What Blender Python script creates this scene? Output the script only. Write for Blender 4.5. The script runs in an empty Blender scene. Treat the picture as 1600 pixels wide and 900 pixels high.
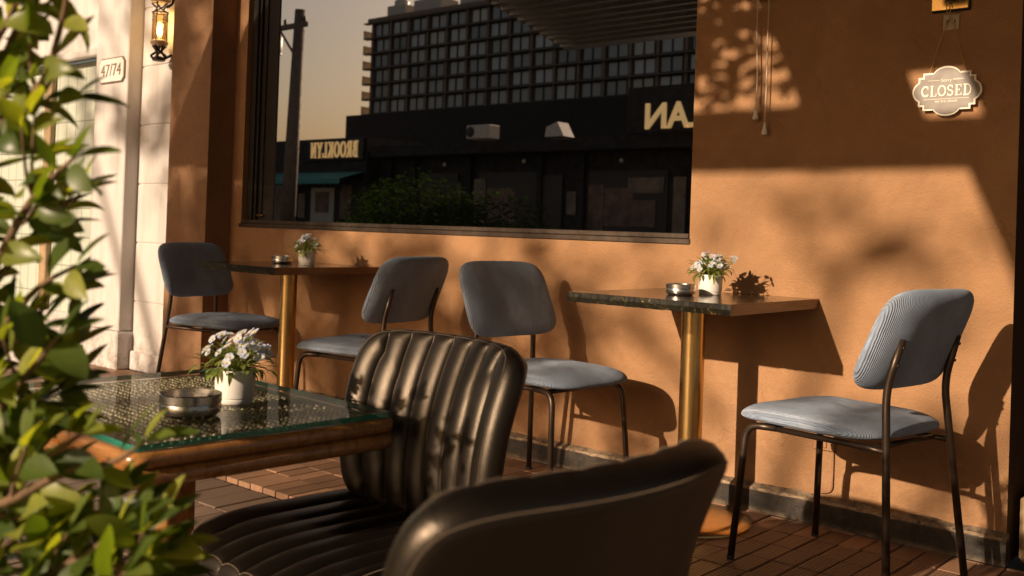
import bpy, bmesh, math, random
import numpy as np
from mathutils import Vector, Matrix, Euler
R = math.radians
PI = math.pi
scene = bpy.context.scene
COL = scene.collection

# ------------------------------------------------------------------ camera
F_PX, YAW, PIT, ROL, PY = 1584.93, 0.7103, -0.0075, 0.0347, -99.54
cy, sy = math.cos(YAW), math.sin(YAW)
Fv = Vector((-sy*math.cos(PIT), cy*math.cos(PIT), -math.sin(PIT)))
Rv = Vector((cy, sy, 0)); Uv = Rv.cross(Fv)
R2 = math.cos(ROL)*Rv + math.sin(ROL)*Uv
U2 = -math.sin(ROL)*Rv + math.cos(ROL)*Uv
cd = bpy.data.cameras.new('camera'); cam = bpy.data.objects.new('camera', cd); COL.objects.link(cam)
cam.matrix_world = Matrix(((R2.x, U2.x, -Fv.x, 0.0), (R2.y, U2.y, -Fv.y, -3.2809), (R2.z, U2.z, -Fv.z, 0.9403), (0, 0, 0, 1)))
cd.sensor_width = 36; cd.lens = F_PX/1600*36; cd.shift_y = PY/1600
cd.clip_start = 0.05; cd.clip_end = 2000
cd.dof.use_dof = True; cd.dof.focus_distance = 3.1; cd.dof.aperture_fstop = 5.0; cd.dof.aperture_blades = 8
scene.camera = cam

# ------------------------------------------------------------------ light
SUN = Vector((0.150, 1.0, -0.355)).normalized()          # the way the light travels
w = bpy.data.worlds.new('World'); scene.world = w; w.use_nodes = True
nt = w.node_tree; bg = nt.nodes['Background']
sky = nt.nodes.new('ShaderNodeTexSky'); sky.sky_type = 'NISHITA'; sky.sun_disc = False
sky.sun_elevation = math.asin(-SUN.z); sky.sun_rotation = math.atan2(-SUN.x, -SUN.y)
sky.air_density = 1.3; sky.dust_density = 4.0; sky.ozone_density = 0.6
mx = nt.nodes.new('ShaderNodeMix'); mx.data_type = 'RGBA'; mx.blend_type = 'MULTIPLY'; mx.inputs[0].default_value = 1
mx.inputs[7].default_value = (1.0, 0.84, 0.78, 1)
nt.links.new(sky.outputs[0], mx.inputs[6]); nt.links.new(mx.outputs[2], bg.inputs[0])
bg.inputs[1].default_value = 0.054
sl = bpy.data.lights.new('sun', 'SUN'); sl.energy = 4.8; sl.angle = R(0.55); sl.color = (1.0, 0.77, 0.55)
so = bpy.data.objects.new('sun', sl); COL.objects.link(so); so.location = (-3, -12, 8)
so.rotation_euler = SUN.to_track_quat('-Z', 'Y').to_euler()
vs = scene.view_settings; vs.view_transform = 'Standard'; vs.look = 'None'; vs.exposure = 0.36; vs.gamma = 1.0; vs.use_curve_mapping = False
scene.cycles.max_bounces = 8; scene.cycles.transparent_max_bounces = 12
scene.cycles.caustics_reflective = False; scene.cycles.caustics_refractive = False

# ------------------------------------------------------------------ materials
class NT:
    def __init__(s, name):
        s.m = bpy.data.materials.new(name); s.m.use_nodes = True; s.t = s.m.node_tree
        s.p = s.t.nodes['Principled BSDF']; s.out = s.t.nodes['Material Output']
    def n(s, typ, **kw):
        n = s.t.nodes.new('ShaderNode'+typ)
        for k, v in kw.items():
            if k.startswith('i_'):
                key = k[2:]; n.inputs[int(key) if key.isdigit() else key.replace('_', ' ')].default_value = v
            else: setattr(n, k, v)
        return n
    def l(s, a, b): s.t.links.new(a, b)
    def coord(s, kind='Object', scale=(1, 1, 1), rot=(0, 0, 0)):
        tc = s.n('TexCoord'); mp = s.n('Mapping'); mp.inputs['Scale'].default_value = scale; mp.inputs['Rotation'].default_value = rot
        s.l(tc.outputs[kind], mp.inputs[0]); return mp.outputs[0]
    def noise(s, vec, scale, detail=6, rough=0.6, dist=0.0):
        n = s.n('TexNoise'); n.inputs['Scale'].default_value = scale; n.inputs['Detail'].default_value = detail
        n.inputs['Roughness'].default_value = rough; n.inputs['Distortion'].default_value = dist; s.l(vec, n.inputs['Vector']); return n.outputs[0]
    def ramp(s, fac, stops, interp='LINEAR'):
        r = s.n('ValToRGB'); r.color_ramp.interpolation = interp; el = r.color_ramp.elements
        while len(el) < len(stops): el.new(0.5)
        for e, (p, c) in zip(el, stops): e.position = p; e.color = tuple(c)+((1,) if len(c) == 3 else ())
        s.l(fac, r.inputs[0]); return r.outputs[0]
    def mix(s, fac, a, b, mode='MIX'):
        m = s.n('Mix', data_type='RGBA', blend_type=mode)
        for v, i in ((fac, 0), (a, 6), (b, 7)):
            if hasattr(v, 'is_linked'): s.l(v, m.inputs[i])
            else: m.inputs[i].default_value = v if i == 0 else tuple(v)+((1,) if len(v) == 3 else ())
        return m.outputs[2]
    def math(s, op, a, b=0.0):
        m = s.n('Math', operation=op)
        for v, i in ((a, 0), (b, 1)):
            if hasattr(v, 'is_linked'): s.l(v, m.inputs[i])
            else: m.inputs[i].default_value = v
        return m.outputs[0]
    def bump(s, h, strength=0.3, dist=0.01, prev=None):
        b = s.n('Bump'); b.inputs['Strength'].default_value = strength; b.inputs['Distance'].default_value = dist
        s.l(h, b.inputs['Height'])
        if prev is not None: s.l(prev, b.inputs['Normal'])
        s.l(b.outputs[0], s.p.inputs['Normal']); return b.outputs[0]
    def set(s, **kw):
        for k, v in kw.items():
            i = s.p.inputs[k.replace('_', ' ')]
            if hasattr(v, 'is_linked'): s.l(v, i)
            else: i.default_value = tuple(v)+(1,) if isinstance(v, (tuple, list)) and len(v) == 3 else v
        return s.m
def sc(c, k): return tuple(x*k for x in c)

def m_plaster(name, col, worn=0.5, bump=0.35):
    s = NT(name); v = s.coord()
    big = s.noise(v, 1.5, 7, 0.66, 0.5); mid = s.noise(v, 9, 6, 0.65, 0.4); fine = s.noise(v, 140, 3, 0.6)
    a = s.ramp(big, [(0.28, sc((col[0], col[1]*1.03, col[2]*1.1), 0.58)), (0.44, sc(col, 0.88)), (0.56, col), (0.74, sc((col[0], col[1]*1.06, col[2]*1.2), 1.2))])
    a = s.mix(s.ramp(mid, [(0.40, (0,)*3), (0.66, (worn,)*3)]), a, sc(col, 0.72))
    sepz = s.n('SeparateXYZ'); s.l(v, sepz.inputs[0])
    lowm = s.ramp(sepz.outputs[2], [(0.0, (0.9,)*3), (0.16, (0.55,)*3), (0.45, (0,)*3)])
    splash = s.math('MULTIPLY', lowm, s.ramp(s.noise(v, 6, 8, 0.75), [(0.42, (0,)*3), (0.66, (1,)*3)]))
    a = s.mix(splash, a, sc(col, 0.42))
    scuff = s.ramp(s.noise(s.coord(scale=(7, 7, 1.3)), 2.2, 8, 0.8), [(0.62, (0,)*3), (0.72, (0.5,)*3)])
    a = s.mix(scuff, a, sc((col[0]*1.15, col[1]*1.3, col[2]*1.6), 1.0))
    ck = s.n('TexVoronoi', feature='DISTANCE_TO_EDGE'); ck.inputs['Scale'].default_value = 1.1
    wv_ = s.n('VectorMath', operation='ADD'); s.l(v, wv_.inputs[0]); cn = s.n('TexNoise'); cn.inputs['Scale'].default_value = 3.0; cn.inputs['Detail'].default_value = 7; s.l(v, cn.inputs['Vector']); s.l(cn.outputs[1], wv_.inputs[1]); s.l(wv_.outputs[0], ck.inputs['Vector'])
    crk = s.math('MULTIPLY', s.ramp(ck.outputs[0], [(0.0, (1,)*3), (0.006, (0,)*3)]), s.ramp(s.noise(v, 1.7, 3), [(0.52, (0,)*3), (0.64, (0.45,)*3)]))
    a = s.mix(crk, a, sc(col, 0.4))
    sp = s.n('TexVoronoi', feature='F1'); sp.inputs['Scale'].default_value = 7; s.l(v, sp.inputs['Vector'])
    pit = s.ramp(sp.outputs['Distance'], [(0.0, (1, 1, 1)), (0.018, (0, 0, 0))])
    a = s.mix(s.math('MULTIPLY', pit, 0.45), a, sc(col, 0.45))
    h = s.math('ADD', s.math('MULTIPLY', mid, 0.9), s.math('MULTIPLY', fine, 0.26))
    h = s.math('ADD', h, s.math('MULTIPLY', s.noise(v, 35, 4, 0.6), 0.28))
    a = s.mix(s.ramp(fine, [(0.38, (0.28,)*3), (0.62, (0,)*3)]), a, sc(col, 0.72))
    a = s.mix(s.ramp(s.noise(s.coord(scale=(3, 3, 0.5)), 1.4, 6, 0.7), [(0.5, (0,)*3), (0.8, (0.3,)*3)]), a, sc(col, 0.7))
    s.bump(h, bump*1.9, 0.014)
    return s.set(Base_Color=a, Roughness=0.82, Specular_IOR_Level=0.25)
def m_plain(name, col, rough=0.5, metal=0.0, var=0.12, scale=14, bump=0.0, spec=0.5):
    s = NT(name); v = s.coord(); n = s.noise(v, scale, 5, 0.6)
    a = s.ramp(n, [(0.3, sc(col, 1-var)), (0.7, sc(col, 1+var))])
    if bump: s.bump(s.noise(v, scale*6, 4), bump, 0.004)
    r = s.ramp(s.noise(v, scale*2.3, 4), [(0.3, (max(0.02, rough*0.8),)*3), (0.75, (min(1, rough*1.25),)*3)])
    return s.set(Base_Color=a, Roughness=r, Metallic=metal, Specular_IOR_Level=spec)
def m_white_wall():
    s = NT('white_painted_masonry'); v = s.coord(); col = (0.60, 0.57, 0.545)
    big = s.noise(v, 1.6, 6, 0.65); a = s.ramp(big, [(0.3, sc(col, 0.88)), (0.6, col)])
    st = s.noise(s.coord(scale=(6, 6, 0.7)), 1.6, 6, 0.7)
    a = s.mix(s.ramp(st, [(0.47, (0, 0, 0)), (0.75, (0.62,)*3)]), a, (0.40, 0.33, 0.27))
    sep = s.n('SeparateXYZ'); s.l(v, sep.inputs[0])
    low = s.ramp(sep.outputs[2], [(0.0, (0.85,)*3), (0.35, (0, 0, 0))])
    dirt = s.math('MULTIPLY', low, s.ramp(s.noise(v, 12, 7, 0.75), [(0.45, (0, 0, 0)), (0.62, (1, 1, 1))]))
    a = s.mix(dirt, a, (0.16, 0.11, 0.08))
    s.bump(s.noise(v, 30, 5), 0.2, 0.01)
    return s.set(Base_Color=a, Roughness=0.75)
def m_skirting():
    s = NT('worn_dark_skirting'); v = s.coord()
    a = s.ramp(s.noise(v, 9, 7, 0.7), [(0.3, (0.009, 0.008, 0.007)), (0.55, (0.024, 0.019, 0.016)), (0.75, (0.06, 0.044, 0.032))])
    chip = s.ramp(s.noise(v, 42, 8, 0.8, 0.5), [(0.60, (0, 0, 0)), (0.68, (1, 1, 1))])
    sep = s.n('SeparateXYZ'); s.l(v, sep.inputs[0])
    edge = s.ramp(sep.outputs[2], [(0.0, (0.75,)*3), (0.018, (0.05,)*3), (0.070, (0.1,)*3), (0.078, (1, 1, 1))])  # pale top band: wear plus the edge highlight, put into the colour
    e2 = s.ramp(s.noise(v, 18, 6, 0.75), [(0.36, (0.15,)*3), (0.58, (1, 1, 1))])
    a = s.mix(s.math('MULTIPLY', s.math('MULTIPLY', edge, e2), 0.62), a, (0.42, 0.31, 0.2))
    a = s.mix(s.math('MULTIPLY', chip, 0.35), a, (0.26, 0.20, 0.14))
    s.bump(s.noise(v, 28, 8, 0.75), 0.6, 0.012)
    return s.set(Base_Color=a, Roughness=0.7)
def m_tile(name, col, var=0.35, ribs=0.0, ribdir='X', rough=0.55):
    s = NT(name); v = s.coord(); g = s.n('NewGeometry')
    rnd = g.outputs['Random Per Island']
    a = s.ramp(rnd, [(0.0, sc(col, 1-var)), (0.5, col), (1.0, sc(col, 1+var))])
    gr = s.noise(s.coord(scale=(95, 7, 10)), 1.0, 6, 0.75)
    a = s.mix(s.ramp(gr, [(0.35, (0,)*3), (0.75, (0.6,)*3)]), a, sc(col, 0.45))
    d = s.noise(v, 4, 6, 0.7); a = s.mix(s.ramp(d, [(0.45, (0,)*3), (0.75, (0.55,)*3)]), a, sc((0.16, 0.11, 0.08), 1))
    h = s.math('MULTIPLY', gr, 0.3)
    if ribs:
        wv = s.n('TexWave', wave_type='BANDS', bands_direction=ribdir, wave_profile='SIN'); wv.inputs['Scale'].default_value = ribs
        wv.inputs['Distortion'].default_value = 0.25; s.l(v, wv.inputs['Vector'])
        h = s.math('ADD', h, s.math('MULTIPLY', wv.outputs['Fac'], 0.8))
        a = s.mix(s.math('MULTIPLY', s.math('SUBTRACT', 1.0, wv.outputs['Fac']), 0.55), a, sc(col, 0.3))
    s.bump(h, 0.5, 0.004)
    return s.set(Base_Color=a, Roughness=rough)
def m_corduroy():
    s = NT('blue_grey_corduroy'); v = s.coord()
    ds = s.noise(v, 7, 5, 0.6); fz = s.noise(v, 22, 6, 0.7)
    wv = s.n('TexWave', wave_type='BANDS', bands_direction='Y', wave_profile='SIN'); wv.inputs['Scale'].default_value = 62
    wv.inputs['Distortion'].default_value = 2.2; wv.inputs['Detail'].default_value = 3; wv.inputs['Detail Scale'].default_value = 0.6; s.l(v, wv.inputs['Vector'])
    col = (0.37, 0.48, 0.66)
    a = s.ramp(ds, [(0.3, sc(col, 0.72)), (0.52, col), (0.72, sc((0.46, 0.53, 0.64), 1.08))])
    a = s.mix(s.ramp(fz, [(0.40, (0,)*3), (0.72, (0.6,)*3)]), a, sc(col, 0.62))
    a = s.mix(s.math('MULTIPLY', s.math('SUBTRACT', 1.0, wv.outputs['Fac']), 0.55), a, sc(col, 0.42))
    oi = s.n('ObjectInfo'); a = s.mix(s.math('MULTIPLY', oi.outputs['Random'], 0.28), a, sc((0.36, 0.38, 0.42), 0.80))
    st = s.noise(s.coord(scale=(1, 1.7, 1)), 4.5, 7, 0.72, 0.6); a = s.mix(s.ramp(st, [(0.46, (0,)*3), (0.64, (0.6,)*3)]), a, (0.20, 0.225, 0.265))
    h = s.math('ADD', wv.outputs['Fac'], s.math('MULTIPLY', s.noise(v, 260, 2), 0.35))
    h = s.math('ADD', h, s.math('MULTIPLY', s.noise(v, 9, 4, 0.6), 2.6))
    b = s.bump(h, 0.7, 0.0036)
    cr = s.n('TexWave', wave_type='BANDS', bands_direction='Y', wave_profile='SAW'); cr.inputs['Scale'].default_value = 4.2
    cr.inputs['Distortion'].default_value = 3.0; cr.inputs['Detail'].default_value = 2; s.l(v, cr.inputs['Vector'])
    s.bump(s.ramp(cr.outputs['Fac'], [(0.0, (0, 0, 0)), (0.08, (1, 1, 1))]), 0.3, 0.004, b)
    return s.set(Base_Color=a, Roughness=0.9, Sheen_Weight=0.55, Sheen_Roughness=0.4, Sheen_Tint=(0.75, 0.82, 0.95, 1), Specular_IOR_Level=0.15)
def m_leather(name='black_leather'):
    s = NT(name); v = s.coord()
    n1 = s.noise(v, 10, 6, 0.65)
    a = s.ramp(n1, [(0.3, (0.003, 0.0025, 0.0022)), (0.7, (0.007, 0.0053, 0.0042))])
    vo = s.n('TexVoronoi', feature='DISTANCE_TO_EDGE'); vo.inputs['Scale'].default_value = 330; s.l(v, vo.inputs['Vector'])
    g = s.ramp(vo.outputs[0], [(0.0, (0, 0, 0)), (0.25, (1, 1, 1))])
    wr = s.noise(v, 26, 7, 0.7, 1.2)
    b = s.bump(s.math('ADD', s.math('MULTIPLY', g, 0.35), s.math('MULTIPLY', wr, 1.2)), 0.16, 0.0026)
    r = s.ramp(s.noise(v, 16, 6, 0.7), [(0.3, (0.34,)*3), (0.7, (0.43,)*3)])
    return s.set(Base_Color=a, Roughness=r, Specular_IOR_Level=0.68, Coat_Weight=0.0, Specular_Tint=(1.0, 0.84, 0.66, 1))
def m_metal(name, col, rough=0.28, brushed=None):
    s = NT(name); v = s.coord(scale=brushed or (8, 8, 8)); n = s.noise(v, 12, 5, 0.6)
    r = s.ramp(n, [(0.3, (rough*0.92,)*3), (0.7, (rough*1.1,)*3)])
    return s.set(Base_Color=s.ramp(s.noise(s.coord(), 20, 4), [(0.3, sc(col, 0.85)), (0.7, col)]), Metallic=1.0, Roughness=r)
def m_wood(name, col, rough=0.3, axis=(1.2, 14, 14)):
    s = NT(name); v = s.coord(scale=axis); n = s.noise(v, 3.2, 8, 0.65, 0.8)
    a = s.ramp(n, [(0.3, sc(col, 0.55)), (0.5, col), (0.72, sc(col, 1.3))])
    s.bump(n, 0.05, 0.002)
    return s.set(Base_Color=a, Roughness=rough, Coat_Weight=0.4, Coat_Roughness=0.15)
def m_marble():
    s = NT('dark_gold_marble'); v = s.coord()
    vo = s.n('TexVoronoi', feature='F1'); vo.inputs['Scale'].default_value = 34; s.l(v, vo.inputs['Vector'])
    n = s.noise(v, 26, 8, 0.75, 1.5)
    a = s.ramp(n, [(0.42, (0.006, 0.006, 0.004)), (0.58, (0.018, 0.016, 0.007)), (0.63, (0.10, 0.066, 0.014)), (0.67, (0.42, 0.27, 0.09)), (0.71, (0.03, 0.022, 0.008))])
    s.bump(n, 0.2, 0.003)
    return s.set(Base_Color=a, Roughness=0.4, Specular_IOR_Level=0.25)
def m_top():
    s = NT('polished_dark_table_surface'); v = s.coord()
    n = s.noise(v, 12, 7, 0.7, 1.0)
    a = s.ramp(n, [(0.35, (0.012, 0.009, 0.006)), (0.62, (0.035, 0.024, 0.014)), (0.74, (0.12, 0.08, 0.035))])
    return s.set(Base_Color=a, Roughness=s.ramp(s.noise(v, 30, 5), [(0.3, (0.10,)*3), (0.7, (0.2,)*3)]), Specular_IOR_Level=0.9)
def m_leaf(name, cols, trans, spec=0.5):
    s = NT(name); g = s.n('NewGeometry'); v = s.coord()
    a = s.ramp(g.outputs['Random Per Island'], [(0.0, cols[0]), (0.5, cols[1]), (1.0, cols[2])])
    a = s.mix(s.ramp(s.noise(v, 60, 4), [(0.4, (0,)*3), (0.8, (0.4,)*3)]), a, sc(cols[0], 0.8))
    s.set(Base_Color=a, Roughness=0.36 if spec > 0.1 else 0.95, Specular_IOR_Level=spec)
    t = s.n('BsdfTranslucent'); s.l(s.mix(1.0, a, trans, 'MULTIPLY'), t.inputs['Color'])
    m = s.n('MixShader'); m.inputs[0].default_value = 0.45; s.l(s.p.outputs[0], m.inputs[1]); s.l(t.outputs[0], m.inputs[2])
    s.l(m.outputs[0], s.out.inputs['Surface']); return s.m
def m_mirror_glass():
    s = NT('dark_tinted_window_glass')
    s.set(Base_Color=(0.004, 0.0035, 0.003), Roughness=0.04, Specular_IOR_Level=0.4)
    g = s.n('BsdfGlossy'); g.inputs['Color'].default_value = (0.98, 0.95, 0.93, 1); g.inputs['Roughness'].default_value = 0.002
    lw = s.n('LayerWeight'); lw.inputs[0].default_value = 0.35
    f = s.ramp(lw.outputs['Fresnel'], [(0.0, (0.90,)*3), (1.0, (0.97,)*3)])
    m = s.n('MixShader'); s.l(f, m.inputs[0]); s.l(s.p.outputs[0], m.inputs[1]); s.l(g.outputs[0], m.inputs[2])
    s.l(m.outputs[0], s.out.inputs['Surface']); return s.m
def m_clear_glass(name='clear_table_glass', tint=(0.96, 0.99, 0.97)):
    s = NT(name); t = s.n('BsdfTransparent'); t.inputs[0].default_value = tint+(1,)
    g = s.n('BsdfGlossy'); g.inputs['Roughness'].default_value = 0.015
    lw = s.n('LayerWeight'); lw.inputs[0].default_value = 0.5
    m = s.n('MixShader'); s.l(s.ramp(lw.outputs['Fresnel'], [(0, (0.03,)*3), (0.25, (0.09,)*3), (0.6, (0.24,)*3), (1, (0.85,)*3)]), m.inputs[0]); s.l(t.outputs[0], m.inputs[1]); s.l(g.outputs[0], m.inputs[2])
    s.l(m.outputs[0], s.out.inputs['Surface']); return s.m
def m_emit(name, col, k):
    s = NT(name); s.set(Base_Color=col, Emission_Color=tuple(col)+(1,), Emission_Strength=k); return s.m
def m_dimpled():
    s = NT('dimpled_gold_panel'); v = s.coord()
    v2 = s.coord(scale=(58, 44, 1)); nz = s.noise(v, 9, 3)
    br = s.n('TexBrick', offset=0.5); br.inputs['Scale'].default_value = 1.0
    br.inputs['Mortar Size'].default_value = 0.0; br.inputs['Brick Width'].default_value = 1.0; br.inputs['Row Height'].default_value = 1.0
    sep = s.n('SeparateXYZ'); s.l(v2, sep.inputs[0])
    row = s.math('FLOOR', sep.outputs[1])
    fx = s.math('FRACT', s.math('ADD', s.math('ADD', sep.outputs[0], s.math('MULTIPLY', row, 0.37)), s.math('MULTIPLY', nz, 2.0)))
    fy = s.math('FRACT', sep.outputs[1])
    ex = s.math('POWER', s.math('ABSOLUTE', s.math('DIVIDE', s.math('SUBTRACT', fx, 0.5), 0.33)), 2.0)
    ey = s.math('POWER', s.math('ABSOLUTE', s.math('DIVIDE', s.math('SUBTRACT', fy, 0.5), 0.25)), 2.0)
    d = s.math('ADD', ex, ey)
    fl = s.ramp(d, [(0.35, (1, 1, 1)), (1.0, (0, 0, 0))])
    rn = s.ramp(s.noise(v, 70, 3), [(0.36, (0.05,)*3), (0.6, (1, 1, 1))])
    fl = s.math('MULTIPLY', fl, rn)
    base = s.ramp(s.noise(v, 5, 4), [(0.35, (0.22, 0.21, 0.10)), (0.7, (0.45, 0.39, 0.21))])
    a = base
    s.bump(s.noise(v, 120, 4, 0.6), 0.5, 0.003)
    return s.set(Base_Color=s.mix(0.7, a, (0.74, 0.64, 0.38)), Roughness=0.4, Metallic=0.3)

M = {}
M['wall'] = m_plaster('terracotta_plaster', (0.43, 0.236, 0.116))
M['pil'] = m_plaster('brown_plaster', (0.36, 0.20, 0.105))
M['white'] = m_white_wall()
M['skirt'] = m_skirting()
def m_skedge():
    s = NT('worn_highlit_skirting_edge'); v = s.coord(scale=(5, 5, 5))
    a = s.ramp(s.noise(v, 4, 8, 0.75), [(0.36, (0.04, 0.03, 0.022)), (0.5, (0.30, 0.21, 0.13)), (0.7, (0.46, 0.35, 0.23))])  # worn paint; its pale tones also carry the edge highlight
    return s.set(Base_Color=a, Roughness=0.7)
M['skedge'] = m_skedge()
M['deck'] = m_tile('deck_plank', (0.315, 0.178, 0.105), 0.4, 0, rough=0.5)
M['deckrib'] = m_tile('ribbed_deck_plank', (0.315, 0.178, 0.105), 0.35, 26, 'X', 0.5)
M['paver'] = m_tile('grey_brown_paver', (0.20, 0.135, 0.095), 0.3)
M['joint'] = m_plain('dark_joint_bed', (0.035, 0.022, 0.015), 0.9)
M['frame'] = m_plain('dark_window_frame', (0.018, 0.013, 0.010), 0.45)
M['sillm'] = m_plain('weathered_bronze_sill', (0.062, 0.042, 0.028), 0.42, 0.25, 0.35, 22, 0.2)
M['glass'] = m_mirror_glass()
M['cord'] = m_corduroy()
M['legm'] = m_plain('dark_bronze_metal', (0.075, 0.052, 0.038), 0.38, 0.7, 0.2)
M['black'] = m_plain('black_rubber', (0.012, 0.011, 0.010), 0.6)
M['leather'] = m_leather()
M['thread'] = m_plain('pale_stitching_thread', (0.20, 0.145, 0.095), 0.7)
M['brass'] = m_metal('brushed_brass', (0.72, 0.46, 0.17), 0.24, (40, 40, 1.5))
M['brassd'] = m_metal('dull_brass', (0.50, 0.30, 0.11), 0.34)
M['steel'] = m_metal('brushed_steel', (0.62, 0.59, 0.55), 0.26, (2, 2, 60))
M['marble'] = m_marble(); M['ttop'] = m_top()
M['tside'] = m_wood('brown_table_edge', (0.20, 0.085, 0.028), 0.4, (10, 1.5, 30))
M['wood'] = m_wood('varnished_table_wood', (0.42, 0.19, 0.06), 0.24)
M['cglass'] = m_clear_glass(); M['dimpled'] = m_dimpled()
M['glint'] = NT('painted_glint_gold').set(Base_Color=(1.0, 0.88, 0.60), Roughness=0.28, Metallic=0.15, Specular_IOR_Level=0.8)  # near-white gold stands in for sun glints on the dimpled panel
M['edge'] = NT('green_glass_edge').set(Base_Color=(0.03, 0.30, 0.22), Roughness=0.08, Transmission_Weight=0.5, IOR=1.5)
M['pot'] = m_plain('white_ceramic', (0.80, 0.77, 0.72), 0.35, 0, 0.04)
M['soil'] = m_plain('dark_soil', (0.03, 0.02, 0.012), 0.95, 0, 0.4, 90, 0.6)
M['stem'] = m_leaf('green_stem', [(0.13, 0.19, 0.04), (0.24, 0.29, 0.07), (0.42, 0.42, 0.14)], (1.4, 1.5, 0.5))
M['petal'] = m_leaf('pale_blue_petal', [(0.45, 0.58, 0.95), (0.68, 0.76, 0.95), (0.86, 0.84, 0.74)], (1.1, 1.1, 1.2), 0.2)
M['pist'] = m_plain('yellow_flower_centre', (0.70, 0.50, 0.10), 0.7)
M['leaf'] = m_leaf('glossy_green_leaf', [(0.05, 0.085, 0.018), (0.11, 0.16, 0.03), (0.36, 0.38, 0.07)], (2.4, 2.3, 0.45), 0.5)
M['leaf2'] = m_leaf('dark_tree_leaf', [(0.014, 0.026, 0.008), (0.02, 0.036, 0.01), (0.03, 0.05, 0.012)], (0.7, 0.8, 0.3), 0.02)
M['bark'] = m_plain('brown_bark', (0.16, 0.095, 0.05), 0.85, 0, 0.3, 30, 0.5)
M['sign'] = m_plain('grey_enamel', (0.22, 0.19, 0.165), 0.45, 0, 0.05)
M['cream'] = m_plain('cream_enamel', (0.86, 0.80, 0.66), 0.4, 0, 0.04)
M['ink'] = m_plain('dark_ink', (0.05, 0.035, 0.03), 0.6)
M['fade'] = m_plain('faded_brown_ink', (0.17, 0.125, 0.10), 0.6)
M['plate'] = m_plain('white_number_plate', (0.78, 0.73, 0.66), 0.4, 0, 0.06)
M['plastic'] = m_plain('aged_cream_plastic', (0.45, 0.33, 0.24), 0.45, 0, 0.1)
M['twine'] = m_plain('gold_chain', (0.62, 0.38, 0.15), 0.5, 0.2)
M['cordw'] = m_plain('white_pull_cord', (0.62, 0.50, 0.40), 0.7)
M['iron'] = m_plain('wrought_iron', (0.016, 0.012, 0.010), 0.45, 0.5)
M['lglass'] = m_clear_glass('amber_lantern_glass', (1.0, 0.82, 0.52))
M['stone'] = m_plain('ochre_stone', (0.35, 0.24, 0.13), 0.6, 0, 0.2)
M['bulb'] = m_emit('lit_bulb', (1.0, 0.72, 0.35), 30)
M['frost'] = NT('frosted_gridded_shop_glass')
def _frost():
    s = M['frost']; v = s.coord(); br = s.n('TexBrick', offset=0.0)
    br.inputs['Scale'].default_value = 1; br.inputs['Brick Width'].default_value = 0.13; br.inputs['Row Height'].default_value = 0.2; br.inputs['Mortar Size'].default_value = 0.004
    br.inputs['Color1'].default_value = (0.50, 0.55, 0.47, 1); br.inputs['Color2'].default_value = (0.56, 0.59, 0.50, 1); br.inputs['Mortar'].default_value = (0.26, 0.27, 0.22, 1)
    mp = s.coord(rot=(R(90), 0, 0)); s.l(mp, br.inputs['Vector'])
    M['frost'] = s.set(Base_Color=br.outputs[0], Roughness=0.3)
_frost()
M['asphalt'] = m_plain('asphalt', (0.05, 0.048, 0.045), 0.9, 0, 0.2, 30, 0.3)
M['concrete'] = m_plain('concrete', (0.22, 0.20, 0.17), 0.85, 0, 0.15, 6, 0.2)
M['ground'] = m_plain('dusty_ground', (0.16, 0.13, 0.10), 0.95, 0, 0.2, 2)
M['paint'] = m_plain('white_road_paint', (0.75, 0.73, 0.68), 0.7)
M['dwood'] = m_wood('dark_canopy_boards', (0.020, 0.013, 0.009), 0.5, (14, 1, 14))
M['dgrey'] = m_plain('dark_grey_render', (0.018, 0.013, 0.010), 0.8, 0, 0.15, 2)
M['twr'] = m_plain('tower_brown_panel', (0.20, 0.135, 0.095), 0.7, 0, 0.12, 0.5)
M['twrg'] = m_plain('tower_slab', (0.10, 0.08, 0.065), 0.7, 0, 0.1, 0.5)
def m_twin():
    s = NT('tower_window_glass'); oi = s.n('ObjectInfo'); g = s.n('NewGeometry')
    a = s.ramp(oi.outputs['Random'], [(0.0, (0.10, 0.102, 0.106)), (0.35, (0.30, 0.305, 0.31)), (0.6, (0.52, 0.52, 0.52)), (0.85, (0.18, 0.165, 0.15)), (1.0, (0.58, 0.52, 0.43))])
    a = s.mix(s.math('MULTIPLY', g.outputs['Random Per Island'], 0.6), a, (0.10, 0.10, 0.105))
    return s.set(Base_Color=a, Roughness=0.12, Specular_IOR_Level=0.9)
M['wglass'] = m_twin()
M['lite'] = m_plain('pale_balcony_panel', (0.62, 0.52, 0.38), 0.6)
M['lite2'] = m_plain('dusty_notice_paper', (0.17, 0.12, 0.08), 0.6, 0, 0.5, 2)
M['gold'] = m_plain('gold_lettering', (0.62, 0.42, 0.18), 0.4, 0.3)
M['goldglow'] = m_emit('glowing_gold_lettering', (1.0, 0.66, 0.28), 0.22)  # gold letter colour with a faint glow of its own
M['teal'] = m_plain('teal_canvas', (0.06, 0.22, 0.19), 0.8)
M['acm'] = m_plain('white_unit_casing', (0.5, 0.44, 0.36), 0.5)
M['poster'] = m_plain('faded_poster', (0.13, 0.07, 0.045), 0.6, 0, 0.6, 3)
M['pole'] = m_plain('weathered_pole_concrete', (0.12, 0.085, 0.06), 0.85, 0, 0.2, 5)
M['jamb'] = m_plaster('dark_brown_paint', (0.075, 0.042, 0.024), 0.4, 0.25)
M['sock'] = m_plain('brown_painted_socket', (0.30, 0.15, 0.07), 0.55, 0, 0.15)

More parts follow.
